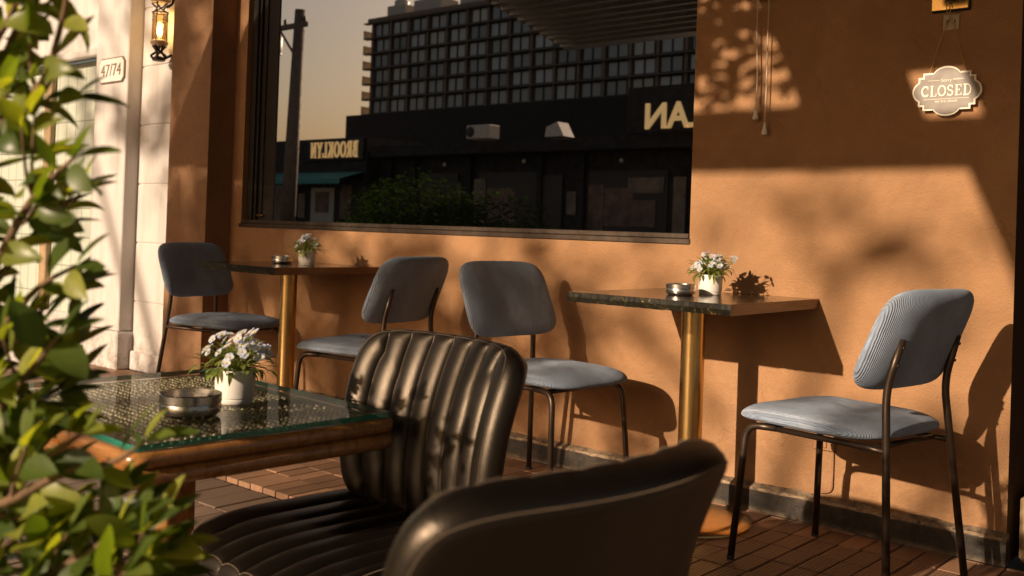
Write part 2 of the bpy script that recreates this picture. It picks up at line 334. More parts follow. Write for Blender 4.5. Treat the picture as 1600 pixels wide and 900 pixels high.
# ------------------------------------------------------------------ mesh helpers
def obj(name, bm, mats, parent=None, smooth=False, loc=None):
    me = bpy.data.meshes.new(name); bm.normal_update(); bm.to_mesh(me); bm.free()
    for m in (mats if isinstance(mats, (list, tuple)) else [mats]): me.materials.append(m)
    if smooth:
        me.polygons.foreach_set('use_smooth', [True]*len(me.polygons))
    o = bpy.data.objects.new(name, me); COL.objects.link(o)
    if parent is not None: o.parent = parent
    if loc is not None: o.location = loc
    return o
def autosmooth(o, ang=40):
    me = o.data; me.polygons.foreach_set('use_smooth', [True]*len(me.polygons))
    bm = bmesh.new(); bm.from_mesh(me)
    for e in bm.edges:
        e.smooth = not (len(e.link_faces) == 2 and e.calc_face_angle(0) > R(ang)) and len(e.link_faces) == 2
    bm.to_mesh(me); bm.free(); return o
def thing(name, label, cat, loc=(0, 0, 0), rz=0.0, group=None):
    o = bpy.data.objects.new(name, None); o.empty_display_size = 0.1; COL.objects.link(o)
    o.location = loc; o.rotation_euler = (0, 0, rz); return tag(o, label, cat, group)
def tag(o, label, cat, group=None):
    o['label'] = label; o['category'] = cat
    if group: o['group'] = group
    return o
def struct(o): o['kind'] = 'structure'; return o
def dup(root, loc, rz, label, scale=None):
    r = root.copy(); COL.objects.link(r); r.location = loc; r.rotation_euler = (0, 0, rz); r['label'] = label
    if scale: r.scale = (scale,)*3
    def rec(a, b):
        for ch in [c for c in bpy.data.objects if c.parent is a]:
            c = ch.copy(); COL.objects.link(c); c.parent = b; rec(ch, c)
    rec(root, r); return r
def NB(): return bmesh.new()
def box(bm, x0, x1, y0, y1, z0, z1, mi=0, bev=0.0, rot=None, seg=1):
    vs_ = [bm.verts.new((x, y, z)) for z in (z0, z1) for y in (y0, y1) for x in (x0, x1)]
    fs = []
    for q in ((0, 2, 3, 1), (4, 5, 7, 6), (0, 1, 5, 4), (2, 6, 7, 3), (0, 4, 6, 2), (1, 3, 7, 5)):
        f = bm.faces.new([vs_[i] for i in q]); f.material_index = mi; fs.append(f)
    if bev:
        es = list({e for f in fs for e in f.edges})
        r = bmesh.ops.bevel(bm, geom=es, offset=bev, segments=seg, profile=0.6, affect='EDGES')
        for f in r['faces']: f.material_index = mi
        vs_ = list({v for f in fs if f.is_valid for v in f.verts} | {v for f in r['faces'] for v in f.verts})
    if rot is not None:
        bmesh.ops.transform(bm, matrix=rot, verts=vs_)
    return vs_
def quad(bm, pts, mi=0):
    f = bm.faces.new([bm.verts.new(p) for p in pts]); f.material_index = mi; return f
def frame_of(d):
    d = d.normalized(); a = Vector((0, 0, 1)) if abs(d.z) < 0.9 else Vector((1, 0, 0))
    x = d.cross(a).normalized(); return x, d.cross(x).normalized()
def tube(bm, pts, r, n=10, mi=0, caps=True):
    pts = [Vector(p) for p in pts]; rr = r if isinstance(r, (list, tuple)) else [r]*len(pts)
    rings = []; x = y = None
    for i, p in enumerate(pts):
        d = (pts[min(i+1, len(pts)-1)] - pts[max(i-1, 0)])
        if d.length < 1e-9: d = Vector((0, 0, 1))
        d.normalize()
        if x is None: x, y = frame_of(d)
        else:
            x = (x - d*x.dot(d)).normalized(); y = d.cross(x)
        rings.append([bm.verts.new(p + (x*math.cos(2*PI*k/n) + y*math.sin(2*PI*k/n))*rr[i]) for k in range(n)])
    for a, b in zip(rings, rings[1:]):
        for k in range(n):
            f = bm.faces.new((a[k], a[(k+1) % n], b[(k+1) % n], b[k])); f.material_index = mi; f.smooth = True
    if caps:
        f = bm.faces.new(rings[0][::-1]); f.material_index = mi; f = bm.faces.new(rings[-1]); f.material_index = mi
def smoothpath(pts, n=6):
    pts = [Vector(p) for p in pts]; out = []
    P = [pts[0]*2-pts[1]] + pts + [pts[-1]*2-pts[-2]]
    for i in range(1, len(P)-2):
        for k in range(n):
            t = k/n; a, b, c, d = P[i-1], P[i], P[i+1], P[i+2]
            out.append(0.5*((2*b) + (c-a)*t + (2*a-5*b+4*c-d)*t*t + (3*b-a-3*c+d)*t**3))
    out.append(pts[-1]); return out
def corner(pts, r=0.03, n=6):
    pts = [Vector(p) for p in pts]; out = [pts[0]]
    for a, b, c in zip(pts, pts[1:], pts[2:]):
        u = (a-b); v = (c-b); ru = min(r, u.length*0.45); rv = min(r, v.length*0.45)
        p, q = b+u.normalized()*ru, b+v.normalized()*rv
        for k in range(n+1):
            t = k/n; out.append(p*(1-t)**2 + b*2*t*(1-t) + q*t*t)
    out.append(pts[-1]); return out
def lathe(bm, prof, n=48, c=(0, 0, 0), mi=0, close=True):
    rings = []
    for r, z in prof:
        if r < 1e-6: rings.append([bm.verts.new((c[0], c[1], c[2]+z))])
        else: rings.append([bm.verts.new((c[0]+r*math.cos(2*PI*k/n), c[1]+r*math.sin(2*PI*k/n), c[2]+z)) for k in range(n)])
    for a, b in zip(rings, rings[1:]):
        for k in range(n):
            k2 = (k+1) % n
            if len(a) == 1 and len(b) == 1: continue
            if len(a) == 1: f = bm.faces.new((a[0], b[k], b[k2]))
            elif len(b) == 1: f = bm.faces.new((a[k], a[k2], b[0]))
            else: f = bm.faces.new((a[k], a[k2], b[k2], b[k]))
            f.material_index = mi; f.smooth = True
def prism(bm, pts2, y0, y1, mi=0, plane='XZ', o=(0, 0, 0)):
    def P(a, b, t): return {'XZ': (o[0]+a, o[1]+t, o[2]+b), 'XY': (o[0]+a, o[1]+b, o[2]+t), 'YZ': (o[0]+t, o[1]+a, o[2]+b)}[plane]
    A = [bm.verts.new(P(a, b, y0)) for a, b in pts2]; B = [bm.verts.new(P(a, b, y1)) for a, b in pts2]
    n = len(A); fs = [bm.faces.new(A), bm.faces.new(B[::-1])]
    for i in range(n): fs.append(bm.faces.new((A[i], B[i], B[(i+1) % n], A[(i+1) % n])))
    for f in fs: f.material_index = mi
    bmesh.ops.recalc_face_normals(bm, faces=fs); return fs
def se(c, n): return math.copysign(abs(c)**(2/n), c)
def cushion(bm, outline, mapf, nth=96, nr=18, mi=0):
    """pillow between a front and a back skin; outline(theta)->(a,b), mapf(a,b,rho,side)->xyz"""
    rhos = [math.sin(PI/2*k/nr) for k in range(nr+1)]
    ths = [2*PI*k/nth for k in range(nth)]
    out = [outline(t) for t in ths]; rim = None
    for side in (1, -1):
        cen = bm.verts.new(mapf(0, 0, 0, side)); prev = None
        for k in range(1, nr+1):
            if k == nr and rim is not None: ring = rim
            else: ring = [bm.verts.new(mapf(a*rhos[k], b*rhos[k], rhos[k], side)) for a, b in out]
            if k == nr and rim is None: rim = ring
            for i in range(nth):
                j = (i+1) % nth
                q = (cen, ring[i], ring[j]) if prev is None else (prev[i], ring[i], ring[j], prev[j])
                f = bm.faces.new(q if side == 1 else q[::-1]); f.smooth = True; f.material_index = mi
            prev = ring
    return [v.co.copy() for v in rim]
_tmp = None
def textmesh(bm, s, size, place, depth=0.002, mi=0, bold=0.0, align='CENTER', sx=1.0):
    """lettering extruded in its own XY plane then carried by the 4x4 place"""
    cu = bpy.data.curves.new('lettering', 'FONT'); cu.body = s; cu.size = size; cu.extrude = depth/2; cu.align_x = align; cu.align_y = 'CENTER'; cu.offset = bold
    cu.resolution_u = 4
    o = bpy.data.objects.new('lettering', cu); COL.objects.link(o); bpy.context.view_layer.update()
    me = bpy.data.meshes.new_from_object(o.evaluated_get(bpy.context.evaluated_depsgraph_get()))
    n0 = len(bm.verts); nf = len(bm.faces); bm.from_mesh(me); bm.verts.ensure_lookup_table(); bm.faces.ensure_lookup_table()
    bmesh.ops.transform(bm, matrix=place @ Matrix.Diagonal((sx, 1, 1, 1)), verts=bm.verts[n0:])
    for f in bm.faces[nf:]: f.material_index = mi
    bpy.data.objects.remove(o); bpy.data.curves.remove(cu); bpy.data.meshes.remove(me)
def arc(cx, cz, rx, rz, a0, a1, n=14): return [(cx+rx*math.cos(R(a0+(a1-a0)*k/n)), cz+rz*math.sin(R(a0+(a1-a0)*k/n))) for k in range(n+1)]
def wall_m(x, y, z, flip=False):      # local XY of lettering -> the facade plane (XZ), facing -Y (or +Y when flip)
    return Matrix(((-1 if flip else 1, 0, 0, x), (0, 0, 1 if flip else -1, y), (0, 1, 0, z), (0, 0, 0, 1)))
T, t_ = 0.15, 0.06                     # thick and thin strokes of the serif letters (height 1)
GLYPH = {
 'C': (0.74, [(arc(0.40, 0.5, 0.32, 0.44, 48, 312), T), ([(0.63, 0.66), (0.63, 0.95)], t_), ([(0.63, 0.05), (0.63, 0.24)], t_)]),
 'L': (0.66, [([(0.2, 0), (0.2, 1)], T), ([(0.05, 0.97), (0.35, 0.97)], t_), ([(0.05, 0.03), (0.6, 0.03)], t_), ([(0.58, 0.0), (0.6, 0.3)], t_)]),
 'O': (0.80, [(arc(0.40, 0.5, 0.32, 0.45, 0, 360, 24), T*0.85)]),
 'S': (0.62, [(arc(0.30, 0.73, 0.2, 0.22, 30, 250, 10)+arc(0.30, 0.27, 0.22, 0.23, 80, -150, 10), T*0.8), ([(0.49, 0.72), (0.49, 0.95)], t_), ([(0.07, 0.05), (0.07, 0.28)], t_)]),
 'E': (0.70, [([(0.2, 0), (0.2, 1)], T), ([(0.05, 0.97), (0.6, 0.97)], t_), ([(0.05, 0.03), (0.62, 0.03)], t_), ([(0.2, 0.52), (0.46, 0.52)], t_), ([(0.59, 0.75), (0.59, 1.0)], t_), ([(0.61, 0.0), (0.61, 0.28)], t_), ([(0.46, 0.42), (0.46, 0.62)], t_)]),
 'D': (0.80, [([(0.2, 0), (0.2, 1)], T), ([(0.05, 0.97), (0.38, 0.97)]+arc(0.38, 0.5, 0.3, 0.47, 88, -88)+[(0.05, 0.03)], T*0.8)]),
 'B': (0.70, [([(0.2, 0), (0.2, 1)], T), ([(0.05, 0.97), (0.34, 0.97)]+arc(0.34, 0.76, 0.2, 0.21, 88, -88)+[(0.2, 0.54)], T*0.7), ([(0.2, 0.5), (0.36, 0.51)]+arc(0.36, 0.27, 0.24, 0.24, 88, -88)+[(0.05, 0.03)], T*0.7)]),
 'R': (0.76, [([(0.2, 0), (0.2, 1)], T), ([(0.05, 0.97), (0.36, 0.97)]+arc(0.36, 0.74, 0.22, 0.23, 88, -88)+[(0.2, 0.5)], T*0.7), ([(0.36, 0.5), (0.66, 0.03), (0.74, 0.03)], T*0.8), ([(0.05, 0.03), (0.34, 0.03)], t_)]),
 'K': (0.80, [([(0.2, 0), (0.2, 1)], T), ([(0.2, 0.42), (0.66, 0.97)], t_), ([(0.34, 0.56), (0.7, 0.03)], T), ([(0.05, 0.03), (0.34, 0.03)], t_), ([(0.05, 0.97), (0.34, 0.97)], t_), ([(0.54, 0.97), (0.76, 0.97)], t_), ([(0.58, 0.03), (0.8, 0.03)], t_)]),
 'Y': (0.76, [([(0.12, 0.97), (0.38, 0.45)], T), ([(0.64, 0.97), (0.38, 0.45)], t_*1.3), ([(0.38, 0.48), (0.38, 0)], T), ([(0.24, 0.03), (0.52, 0.03)], t_), ([(0.0, 0.97), (0.26, 0.97)], t_), ([(0.54, 0.97), (0.76, 0.97)], t_)]),
 'N': (0.84, [([(0.16, 0), (0.16, 1)], t_*1.2), ([(0.16, 0.97), (0.68, 0.03)], T), ([(0.68, 0), (0.68, 1)], t_*1.2), ([(0.03, 0.03), (0.3, 0.03)], t_), ([(0.55, 0.97), (0.82, 0.97)], t_), ([(0.02, 0.97), (0.2, 0.97)], t_)]),
 ' ': (0.4, []),
}
def serif(bm, s, h, place, sx=1.0, depth=0.003, mi=0, gap=0.06):
    tot = sum(GLYPH[c][0] for c in s) + gap*(len(s)-1); x = -tot/2; lev = 0
    for c in s:
        wd, strokes = GLYPH[c]
        for pl, wt in strokes:
            lev = (lev+1) % 5; zt = depth + lev*0.00012*max(1, h*8)
            pl = [Vector((q[0], q[1])) for q in pl]; Ls, Rs = [], []
            for i, p in enumerate(pl):
                d = (pl[min(i+1, len(pl)-1)]-pl[max(i-1, 0)]).normalized(); nn = Vector((-d.y, d.x))
                Ls.append(p+nn*wt/2); Rs.append(p-nn*wt/2)
            def P(q, z): return place @ Vector(((x+q.x)*h*sx, (q.y-0.5)*h, z))
            tl = [bm.verts.new(P(q, zt)) for q in Ls]; tr = [bm.verts.new(P(q, zt)) for q in Rs]
            bl = [bm.verts.new(P(q, 0)) for q in Ls]; br_ = [bm.verts.new(P(q, 0)) for q in Rs]
            for i in range(len(pl)-1):
                for q4 in ((tl[i], tr[i], tr[i+1], tl[i+1]), (tl[i], tl[i+1], bl[i+1], bl[i]), (tr[i], br_[i], br_[i+1], tr[i+1])):
                    f = bm.faces.new(q4); f.material_index = mi
            bm.faces.new((tl[0], bl[0], br_[0], tr[0])).material_index = mi; bm.faces.new((tl[-1], tr[-1], br_[-1], bl[-1])).material_index = mi
        x += wd+gap

# ================================================================== SETTING: ground
b = NB(); quad(b, [(-700, -700, -0.26), (300, -700, -0.26), (300, 60, -0.26), (-700, 60, -0.26)]); struct(obj('ground', b, M['ground']))
b = NB(); box(b, -60, 30, -7.0, 3, -0.25, -0.045); struct(obj('pavement_slab', b, M['concrete']))
b = NB(); box(b, -60, 30, -7.2, -7.0, -0.25, -0.03, bev=0.02); struct(obj('kerb', b, M['concrete']))
b = NB(); quad(b, [(-150, -13.5, -0.20), (60, -13.5, -0.20), (60, -7.2, -0.20), (-150, -7.2, -0.20)]); struct(obj('road', b, M['asphalt']))
b = NB()
for i in range(30): quad(b, [(-80+i*4, -10.42, -0.196), (-78+i*4, -10.42, -0.196), (-78+i*4, -10.3, -0.196), (-80+i*4, -10.3, -0.196)])
struct(obj('road_markings', b, M['paint']))
b = NB(); box(b, -150, 60, -22, -13.5, -0.25, -0.06); struct(obj('far_pavement', b, M['concrete']))
rng = random.Random(5)
b = NB(); quad(b, [(-6.5, -1.11, -0.022), (0.6, -1.11, -0.022), (0.6, 0.6, -0.022), (-6.5, 0.6, -0.022)]); struct(obj('deck_bed', b, M['joint']))
b = NB()
PW = 0.0752
rows = [(-0.045, -0.032), (-0.192, -0.047), (-0.339, -0.194), (-0.486, -0.341), (-0.633, -0.488), (-0.780, -0.635), (-0.927, -0.782), (-1.098, -0.929)]
for ri, (y0, y1) in enumerate(rows):
    x = -6.4+0.011; k = 0
    while x < 0.5:
        wd = PW*2 if ri in (0,) else PW
        mi = 1 if (ri not in (0, 1) and x > -2.6) else 0
        dz = rng.uniform(-0.0022, 0.0022)
        box(b, x+0.0026, x+wd-0.0026, y0+0.0007, y1-0.0007, -0.021, dz, mi, 0.0022)
        x += wd; k += 1
struct(obj('deck_planks', b, [M['deck'], M['deckrib']]))
b = NB(); y = -1.115; ri = 0
while y > -3.6:
    x = -7.0 + (ri % 2)*0.055
    while x < 0.8:
        box(b, x+0.002, x+0.108, y-0.223, y-0.002, -0.044, -0.012+rng.uniform(-0.002, 0.002), 0, 0.003); x += 0.11
    y -= 0.225; ri += 1
struct(obj('paving_bricks', b, M['paver']))

# ================================================================== cafe building
cafe = thing('cafe_building', 'terracotta plastered cafe front with one wide dark window and dark skirting', 'building', (-2.8, 0, 0))
inv = Matrix.Translation((2.8, 0, 0))
def cobj(name, bm, mats, parent=cafe, **kw):
    bmesh.ops.transform(bm, matrix=inv, verts=bm.verts); return obj(name, bm, mats, parent, **kw)
WX0, WX1, WZ0, WZ1 = -4.80, -1.952, 0.955, 2.55
b = NB(); H = 5.2
def wq(x0, x1, z0, z1, y=0.0, mi=0): quad(b, [(x0, y, z0), (x1, y, z0), (x1, y, z1), (x0, y, z1)], mi)
wq(-4.9, WX0, 0, H); wq(WX0, WX1, 0, 0.915); wq(WX0, WX1, WZ1, H); wq(WX1, -0.835, 0, H)
quad(b, [(WX0, 0, 0.915), (WX0, 0.14, 0.915), (WX0, 0.14, WZ1), (WX0, 0, WZ1)])
quad(b, [(WX1, 0.14, 0.915), (WX1, 0, 0.915), (WX1, 0, WZ1), (WX1, 0.14, WZ1)])
quad(b, [(WX0, 0.14, WZ1), (WX1, 0.14, WZ1), (WX1, 0, WZ1), (WX0, 0, WZ1)])
quad(b, [(WX0, 0, 0.915), (WX1, 0, 0.915), (WX1, 0.14, 0.915), (WX0, 0.14, 0.915)])
quad(b, [(-4.9, 0, H), (-0.835, 0, H), (-0.835, 4, H), (-4.9, 4, H)])
cobj('wall', b, M['wall'])
b = NB(); quad(b, [(-0.835, 0, 0), (-0.835, 0.34, 0), (-0.835, 0.34, H), (-0.835, 0, H)]); cobj('door_jamb', b, M['jamb'])
b = NB(); box(b, -5.3, -4.9, -0.16, 0.0, 0, H); cobj('pilaster', b, M['pil'])
b = NB(); box(b, -5.302, -4.87, -0.178, -0.16, 0, 0.075, 0, 0.004); box(b, -4.9, -4.87, -0.16, -0.03, 0, 0.075, 0, 0.003); cobj('pilaster_base', b, M['skirt'])
b = NB()
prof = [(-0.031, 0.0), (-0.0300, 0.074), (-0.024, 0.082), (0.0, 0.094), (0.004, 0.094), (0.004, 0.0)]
N = 120; xs = [-4.868+(4.868-0.828)*i/N for i in range(N+1)]; rg = random.Random(2); rings = []
for x in xs:
    j = [rg.gauss(0, 1) for _ in range(4)]
    rings.append([b.verts.new((x, y+(0.0012*j[0] if z > 0.01 else 0), z+(0.0016*j[i % 4] if 0.02 < z else 0))) for i, (y, z) in enumerate(prof)])
for a, c in zip(rings, rings[1:]):
    for i in range(len(prof)-1):
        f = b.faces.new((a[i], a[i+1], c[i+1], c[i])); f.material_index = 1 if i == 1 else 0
b.faces.new(rings[-1]); bmesh.ops.recalc_face_normals(b, faces=b.faces)
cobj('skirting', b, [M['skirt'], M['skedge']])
# window
win = obj('window', NB(), M['frame'], cafe)
b = NB()
box(b, WX0, WX0+0.045, 0.03, 0.10, 0.957, WZ1-0.002, 0, 0.003); box(b, WX0+0.045, WX0+0.062, 0.045, 0.10, 0.957, WZ1-0.002, 0, 0.002)
box(b, WX0+0.062, -4.60, 0.062, 0.10, 0.957, WZ1-0.002); box(b, WX0+0.10, WX0+0.106, 0.054, 0.06, 0.99, WZ1-0.01)  # wide dark strip stands in for a dark reflection beside the pane
box(b, -4.60, WX1-0.012, 0.06, 0.10, WZ1-0.05, WZ1-0.002); box(b, WX1-0.012, WX1, 0.05, 0.10, 0.957, WZ1-0.002)
cobj('window_frame', b, M['frame'], win)
b = NB(); box(b, WX0+0.075, WX0+0.13, 0.044, 0.06, 0.978, 0.990, 0, 0.002); cobj('latch', b, M['brassd'], win)
b = NB(); quad(b, [(-4.60, 0.066, 0.957), (WX1-0.012, 0.066, 0.957), (WX1-0.012, 0.066, WZ1-0.05), (-4.60, 0.066, WZ1-0.05)]); cobj('window_pane', b, M['glass'], win)
b = NB(); box(b, WX0-0.02, WX1+0.004, -0.005, 0.058, 0.917, 0.937, 0, 0.002); box(b, WX0, WX1-0.002, -0.004, 0.10, 0.9385, 0.957, 0, 0.002); cobj('window_sill', b, M['sillm'], win)
# entrance recess at the right end
b = NB(); box(b, -0.833, 1.6, 0.345, 0.40, 0, H); cobj('entrance_door', b, M['jamb'])
b = NB(); box(b, -0.815, -0.60, 0.05, 0.34, 0.0, 0.20, 0, 0.012); cobj('entrance_plinth', b, M['stone'])
b = NB(); box(b, -0.812, -0.79, 0.20, 0.34, 0.2, H, 0, 0.002); cobj('door_frame', b, M['frame'])

# canopy over the terrace
can = thing('canopy', 'dark boarded canopy slab overhead, seen mirrored in the top of the window', 'canopy', (-3, -2, 2.7))
b = NB()
HOLES = [(-2.70, -2.08, -3.72, -2.40), (-1.690, -1.510, -3.885, -3.40)]  # second gap added to put sun on the sign; first spots the wall
def pr(pts, z0=2.7, z1=2.73): prism(b, pts, z0, z1, 0, 'XY')
def slab(x0, x1, y0, y1):
    xs_ = sorted({x0, x1} | {h for q in HOLES for h in q[:2] if x0 < h < x1})
    for xa, xb in zip(xs_, xs_[1:]):
        cuts = [q for q in HOLES if q[0] <= xa+1e-6 and q[1] >= xb-1e-6]; y = y0
        for q in sorted(cuts, key=lambda q: q[2]): pr([(xa, y), (xa, q[2]), (xb, q[2]), (xb, y)]); y = q[3]
        pr([(xa, y), (xa, y1), (xb, y1), (xb, y)])
pr([(-4.36, 0.0), (-6.0, -4.28), (-2.72, -4.28), (-2.72, 0.0)]); slab(-2.72, -1.62, -4.28, 0.0); slab(-1.62, 2.5, -5.7, 0.0)
for k in range(22):
    y = -0.1-k*0.185; x0 = -4.36 + (y)*0.3833 + 0.05
    box(b, x0, -2.75, y-0.015, y+0.015, 2.67, 2.699)
bmesh.ops.transform(b, matrix=Matrix.Translation((3, 2, -2.7)), verts=b.verts)
obj('roof_boards', b, M['dwood'], can)
for x in (-1.56, 2.3):
    b = NB(); box(b, x-0.05, x+0.05, -5.65, -5.55, -0.04, 2.7, 0, 0.004)
    bmesh.ops.transform(b, matrix=Matrix.Translation((3, 2, -2.7)), verts=b.verts); obj('post', b, M['frame'], can)

# white neighbour building
wb = thing('white_building', 'white painted shop front beyond the brown pilaster, dirty at the foot', 'building', (-6.5, 0, 0))
winv = Matrix.Translation((6.5, 0, 0))
def wobj(name, bm, mats, parent=wb, **kw):
    bmesh.ops.transform(bm, matrix=winv, verts=bm.verts); return obj(name, bm, mats, parent, **kw)
b = NB(); gz = [0.06]+[0.06+0.366*k for k in range(1, 14)]
for z0, z1 in zip(gz, gz[1:]): box(b, -5.94, -5.302, 0.0, 0.2, z0+0.0035, z1-0.0035, 0, 0.004)
box(b, -5.95, -5.302, 0.006, 0.2, 0, gz[-1]); wobj('grooved_wall', b, M['white'])
b = NB(); box(b, -6.33, -5.924, -0.093, 0.2, 0.24, 4.8, 0, 0.006); wobj('pilaster', b, M['white'])
b = NB(); box(b, -6.345, -5.910, -0.110, 0.2, 0.0, 0.238, 0, 0.01); box(b, -5.908, -5.302, -0.022, 0.0, 0, 0.12, 0, 0.008); wobj('plinth', b, M['white'])
b = NB(); box(b, -12, -6.332, 0.0, 0.2, 2.06, 4.8); box(b, -12, -6.332, -0.05, 0.0, 2.00, 2.06, 0, 0.01); box(b, -12, -6.5, 0.02, 0.2, 0, 0.28, 0, 0.01); wobj('lintel_wall', b, M['white'])
sw = obj('shop_window', NB(), M['frame'], wb)
b = NB(); quad(b, [(-12, 0.06, 0.28), (-6.36, 0.06, 0.28), (-6.36, 0.06, 2.0), (-12, 0.06, 2.0)]); wobj('pane', b, M['frost'], sw)
for x in (-7.24, -8.6, -10, -6.378):
    b = NB(); box(b, x-0.05, x+0.05, 0.02, 0.058, 0.28, 1.999, 0, 0.005); wobj('mullion', b, M['stone'], sw)
b = NB(); box(b, -7.6, -6.55, -0.32, -0.02, -0.04, 0.10, 0, 0.015); wobj('doorstep', b, M['white'])

# ================================================================== facade fittings
# house number plate
hn = thing('house_number_plate', 'small white plate reading 47/74 with notched corners on the white pilaster', 'number plate', (-6.11, -0.0935, 1.872))
def notched(w_, h_, c, k=0.5):
    return [(-w_+c, -h_), (w_-c, -h_), (w_-c*k, -h_+c*k), (w_, -h_+c), (w_, h_-c), (w_-c*k, h_-c*k), (w_-c, h_), (-w_+c, h_), (-w_+c*k, h_-c*k), (-w_, h_-c), (-w_, -h_+c), (-w_+c*k, -h_+c*k)]
b = NB(); prism(b, notched(0.160, 0.080, 0.028), -0.008, 0); obj('border', b, M['fade'], hn)
b = NB(); prism(b, notched(0.152, 0.072, 0.026), -0.011, -0.004); obj('plate', b, M['plate'], hn)
b = NB(); textmesh(b, '47/74', 0.112, wall_m(0, -0.0125, -0.003), 0.003, bold=-0.0008); obj('numerals', b, M['fade'], hn)
# lantern
lan = thing('wall_lantern', 'lit amber glass lantern in black wrought iron on the white wall', 'lantern', (-5.58, -0.085, 1.885))
b = NB(); lathe(b, [(0.0, 0.345), (0.05, 0.352), (0.065, 0.375), (0.055, 0.395), (0.03, 0.42), (0.012, 0.46), (0, 0.465)], 20); obj('cap', b, M['stone'], lan)
b = NB(); lathe(b, [(0, 0.098), (0.035, 0.092), (0.05, 0.105), (0.052, 0.118), (0.04, 0.128), (0, 0.128)], 20); obj('cup', b, M['stone'], lan)
b = NB(); lathe(b, [(0.041, 0.130), (0.043, 0.29)], 24); obj('lamp_glass', b, M['lglass'], lan)
b = NB(); lathe(b, [(0, 0.155), (0.011, 0.16), (0.016, 0.18), (0.013, 0.205), (0, 0.215)], 14); obj('bulb', b, M['bulb'], lan)
b = NB()
for k in range(4):
    a = R(35+90*k); c, s = math.cos(a)*0.046, math.sin(a)*0.046
    tube(b, [(c, s, 0.12), (c, s, 0.30)], 0.0035, 6)
tube(b, [(0.046*math.cos(R(i*15)), 0.046*math.sin(R(i*15)), 0.292) for i in range(25)], 0.004, 6)
tube(b, [(0.046*math.cos(R(i*15)), 0.046*math.sin(R(i*15)), 0.245) for i in range(25)], 0.002, 6)
for k in range(5):
    a = R(72*k)
    tube(b, smoothpath([(0.04*math.cos(a), 0.04*math.sin(a), 0.298), (0.02*math.cos(a+1), 0.02*math.sin(a+1), 0.318), (0.05*math.cos(a+1.6), 0.05*math.sin(a+1.6), 0.346)], 4), 0.0055, 6)
    tube(b, smoothpath([(0.04*math.cos(a), 0.04*math.sin(a), 0.096), (0.016*math.cos(a+1), 0.016*math.sin(a+1), 0.06), (0.045*math.cos(a+1.8), 0.045*math.sin(a+1.8), 0.03), (0.02*math.cos(a+2.6), 0.02*math.sin(a+2.6), 0.008)], 4), 0.007, 6)
lathe(b, [(0, 0.0), (0.035, 0.004), (0.042, 0.018), (0.02, 0.03), (0, 0.03)], 14)
tube(b, smoothpath([(0, 0.04, 0.33), (0.01, 0.07, 0.36), (0, 0.082, 0.40)], 5), 0.008, 8); tube(b, [(0, 0.03, 0.02), (0, 0.083, 0.05)], 0.008, 8)
obj('iron_cage', b, M['iron'], lan)
pl = bpy.data.lights.new('lantern_light', 'POINT'); pl.energy = 1.6; pl.color = (1, 0.62, 0.25); pl.shadow_soft_size = 0.02
plo = bpy.data.objects.new('lantern_light', pl); COL.objects.link(plo); plo.parent = lan; plo.location = (0.0, -0.0, 0.235)
# picture lamp above the hanging sign
wl = thing('wall_lamp', 'brass square wall lamp with a black head above the hanging sign', 'wall lamp', (-1.04, 0, 1.675))
b = NB(); box(b, -0.058, 0.058, -0.012, 0.0, 0.0, 0.135, 0, 0.003); obj('back_box', b, M['black'], wl)
b = NB(); box(b, -0.055, 0.055, -0.022, -0.0125, 0.003, 0.132, 0, 0.002); obj('back_plate', b, M['brass'], wl)
b = NB(); tube(b, corner([(0, -0.02, 0.06), (0, -0.10, 0.06), (0, -0.10, 0.14)], 0.02), 0.012, 10); obj('arm', b, M['black'], wl)
b = NB(); lathe(b, [(0, 0.03), (0.040, 0.03), (0.042, 0.05), (0.042, 0.16), (0.03, 0.17), (0, 0.17)], 28, (0, -0.10, 0)); autosmooth(obj('head', b, M['black'], wl), 30)
# hook plate
hp = thing('hook_plate', 'small beige plastic plate with two steel screws holding the sign chain', 'hook plate', (-1.04, 0, 1.643))
b = NB(); box(b, -0.026, 0.026, -0.006, 0, -0.026, 0.026, 0, 0.005, None, 3); obj('plate', b, M['plastic'], hp)
for sx in (-0.009, 0.010):
    b = NB(); lathe(b, [(0, 0.006), (0.0045, 0.004), (0.005, 0), (0.0045, -0.002)], 14)
    bmesh.ops.transform(b, matrix=Matrix.Translation((sx, -0.006, 0.003)) @ Matrix.Rotation(R(90), 4, 'X'), verts=b.verts); obj('screw', b, M['steel'], hp)
# closed sign
cs = thing('closed_sign', 'scalloped grey enamel sign reading CLOSED hung by a thin chain', 'sign', (-1.042, -0.012, 1.4255))
def scallop(k):
    hw, hh = 0.1045*k+0.0*(1-k), 0.078
    pts = []
    o = (1-k)*0.1045
    q = [(0.104-o, 'arc')]
    pts += [(x, z) for x, z in arc(0.066, 0.0, 0.038-o, 0.036-o, -62, 62, 10)]
    pts += [(0.084-o, 0.034-o*0.2), (0.084-o, 0.047-o), (0.069-o, 0.047-o), (0.069-o, 0.059-o), (0.043, 0.059-o)]
    pts += [(x, z) for x, z in arc(0.0, 0.043, 0.041-o*0.6, 0.035-o, 20, 160, 12)]
    m = [(-x, z) for x, z in pts[:11+5][::-1]]
    up = pts + m
    low = [(x, -z) for x, z in up[::-1]]
    # right lobe and left lobe are shared: take the upper half then the lower half
    top = [p for p in up if p[1] >= 0.0]; bot = [p for p in low if p[1] < 0.0]
    seq = sorted(set(top+bot), key=lambda p: math.atan2(p[1], p[0]*0.74))
    return seq
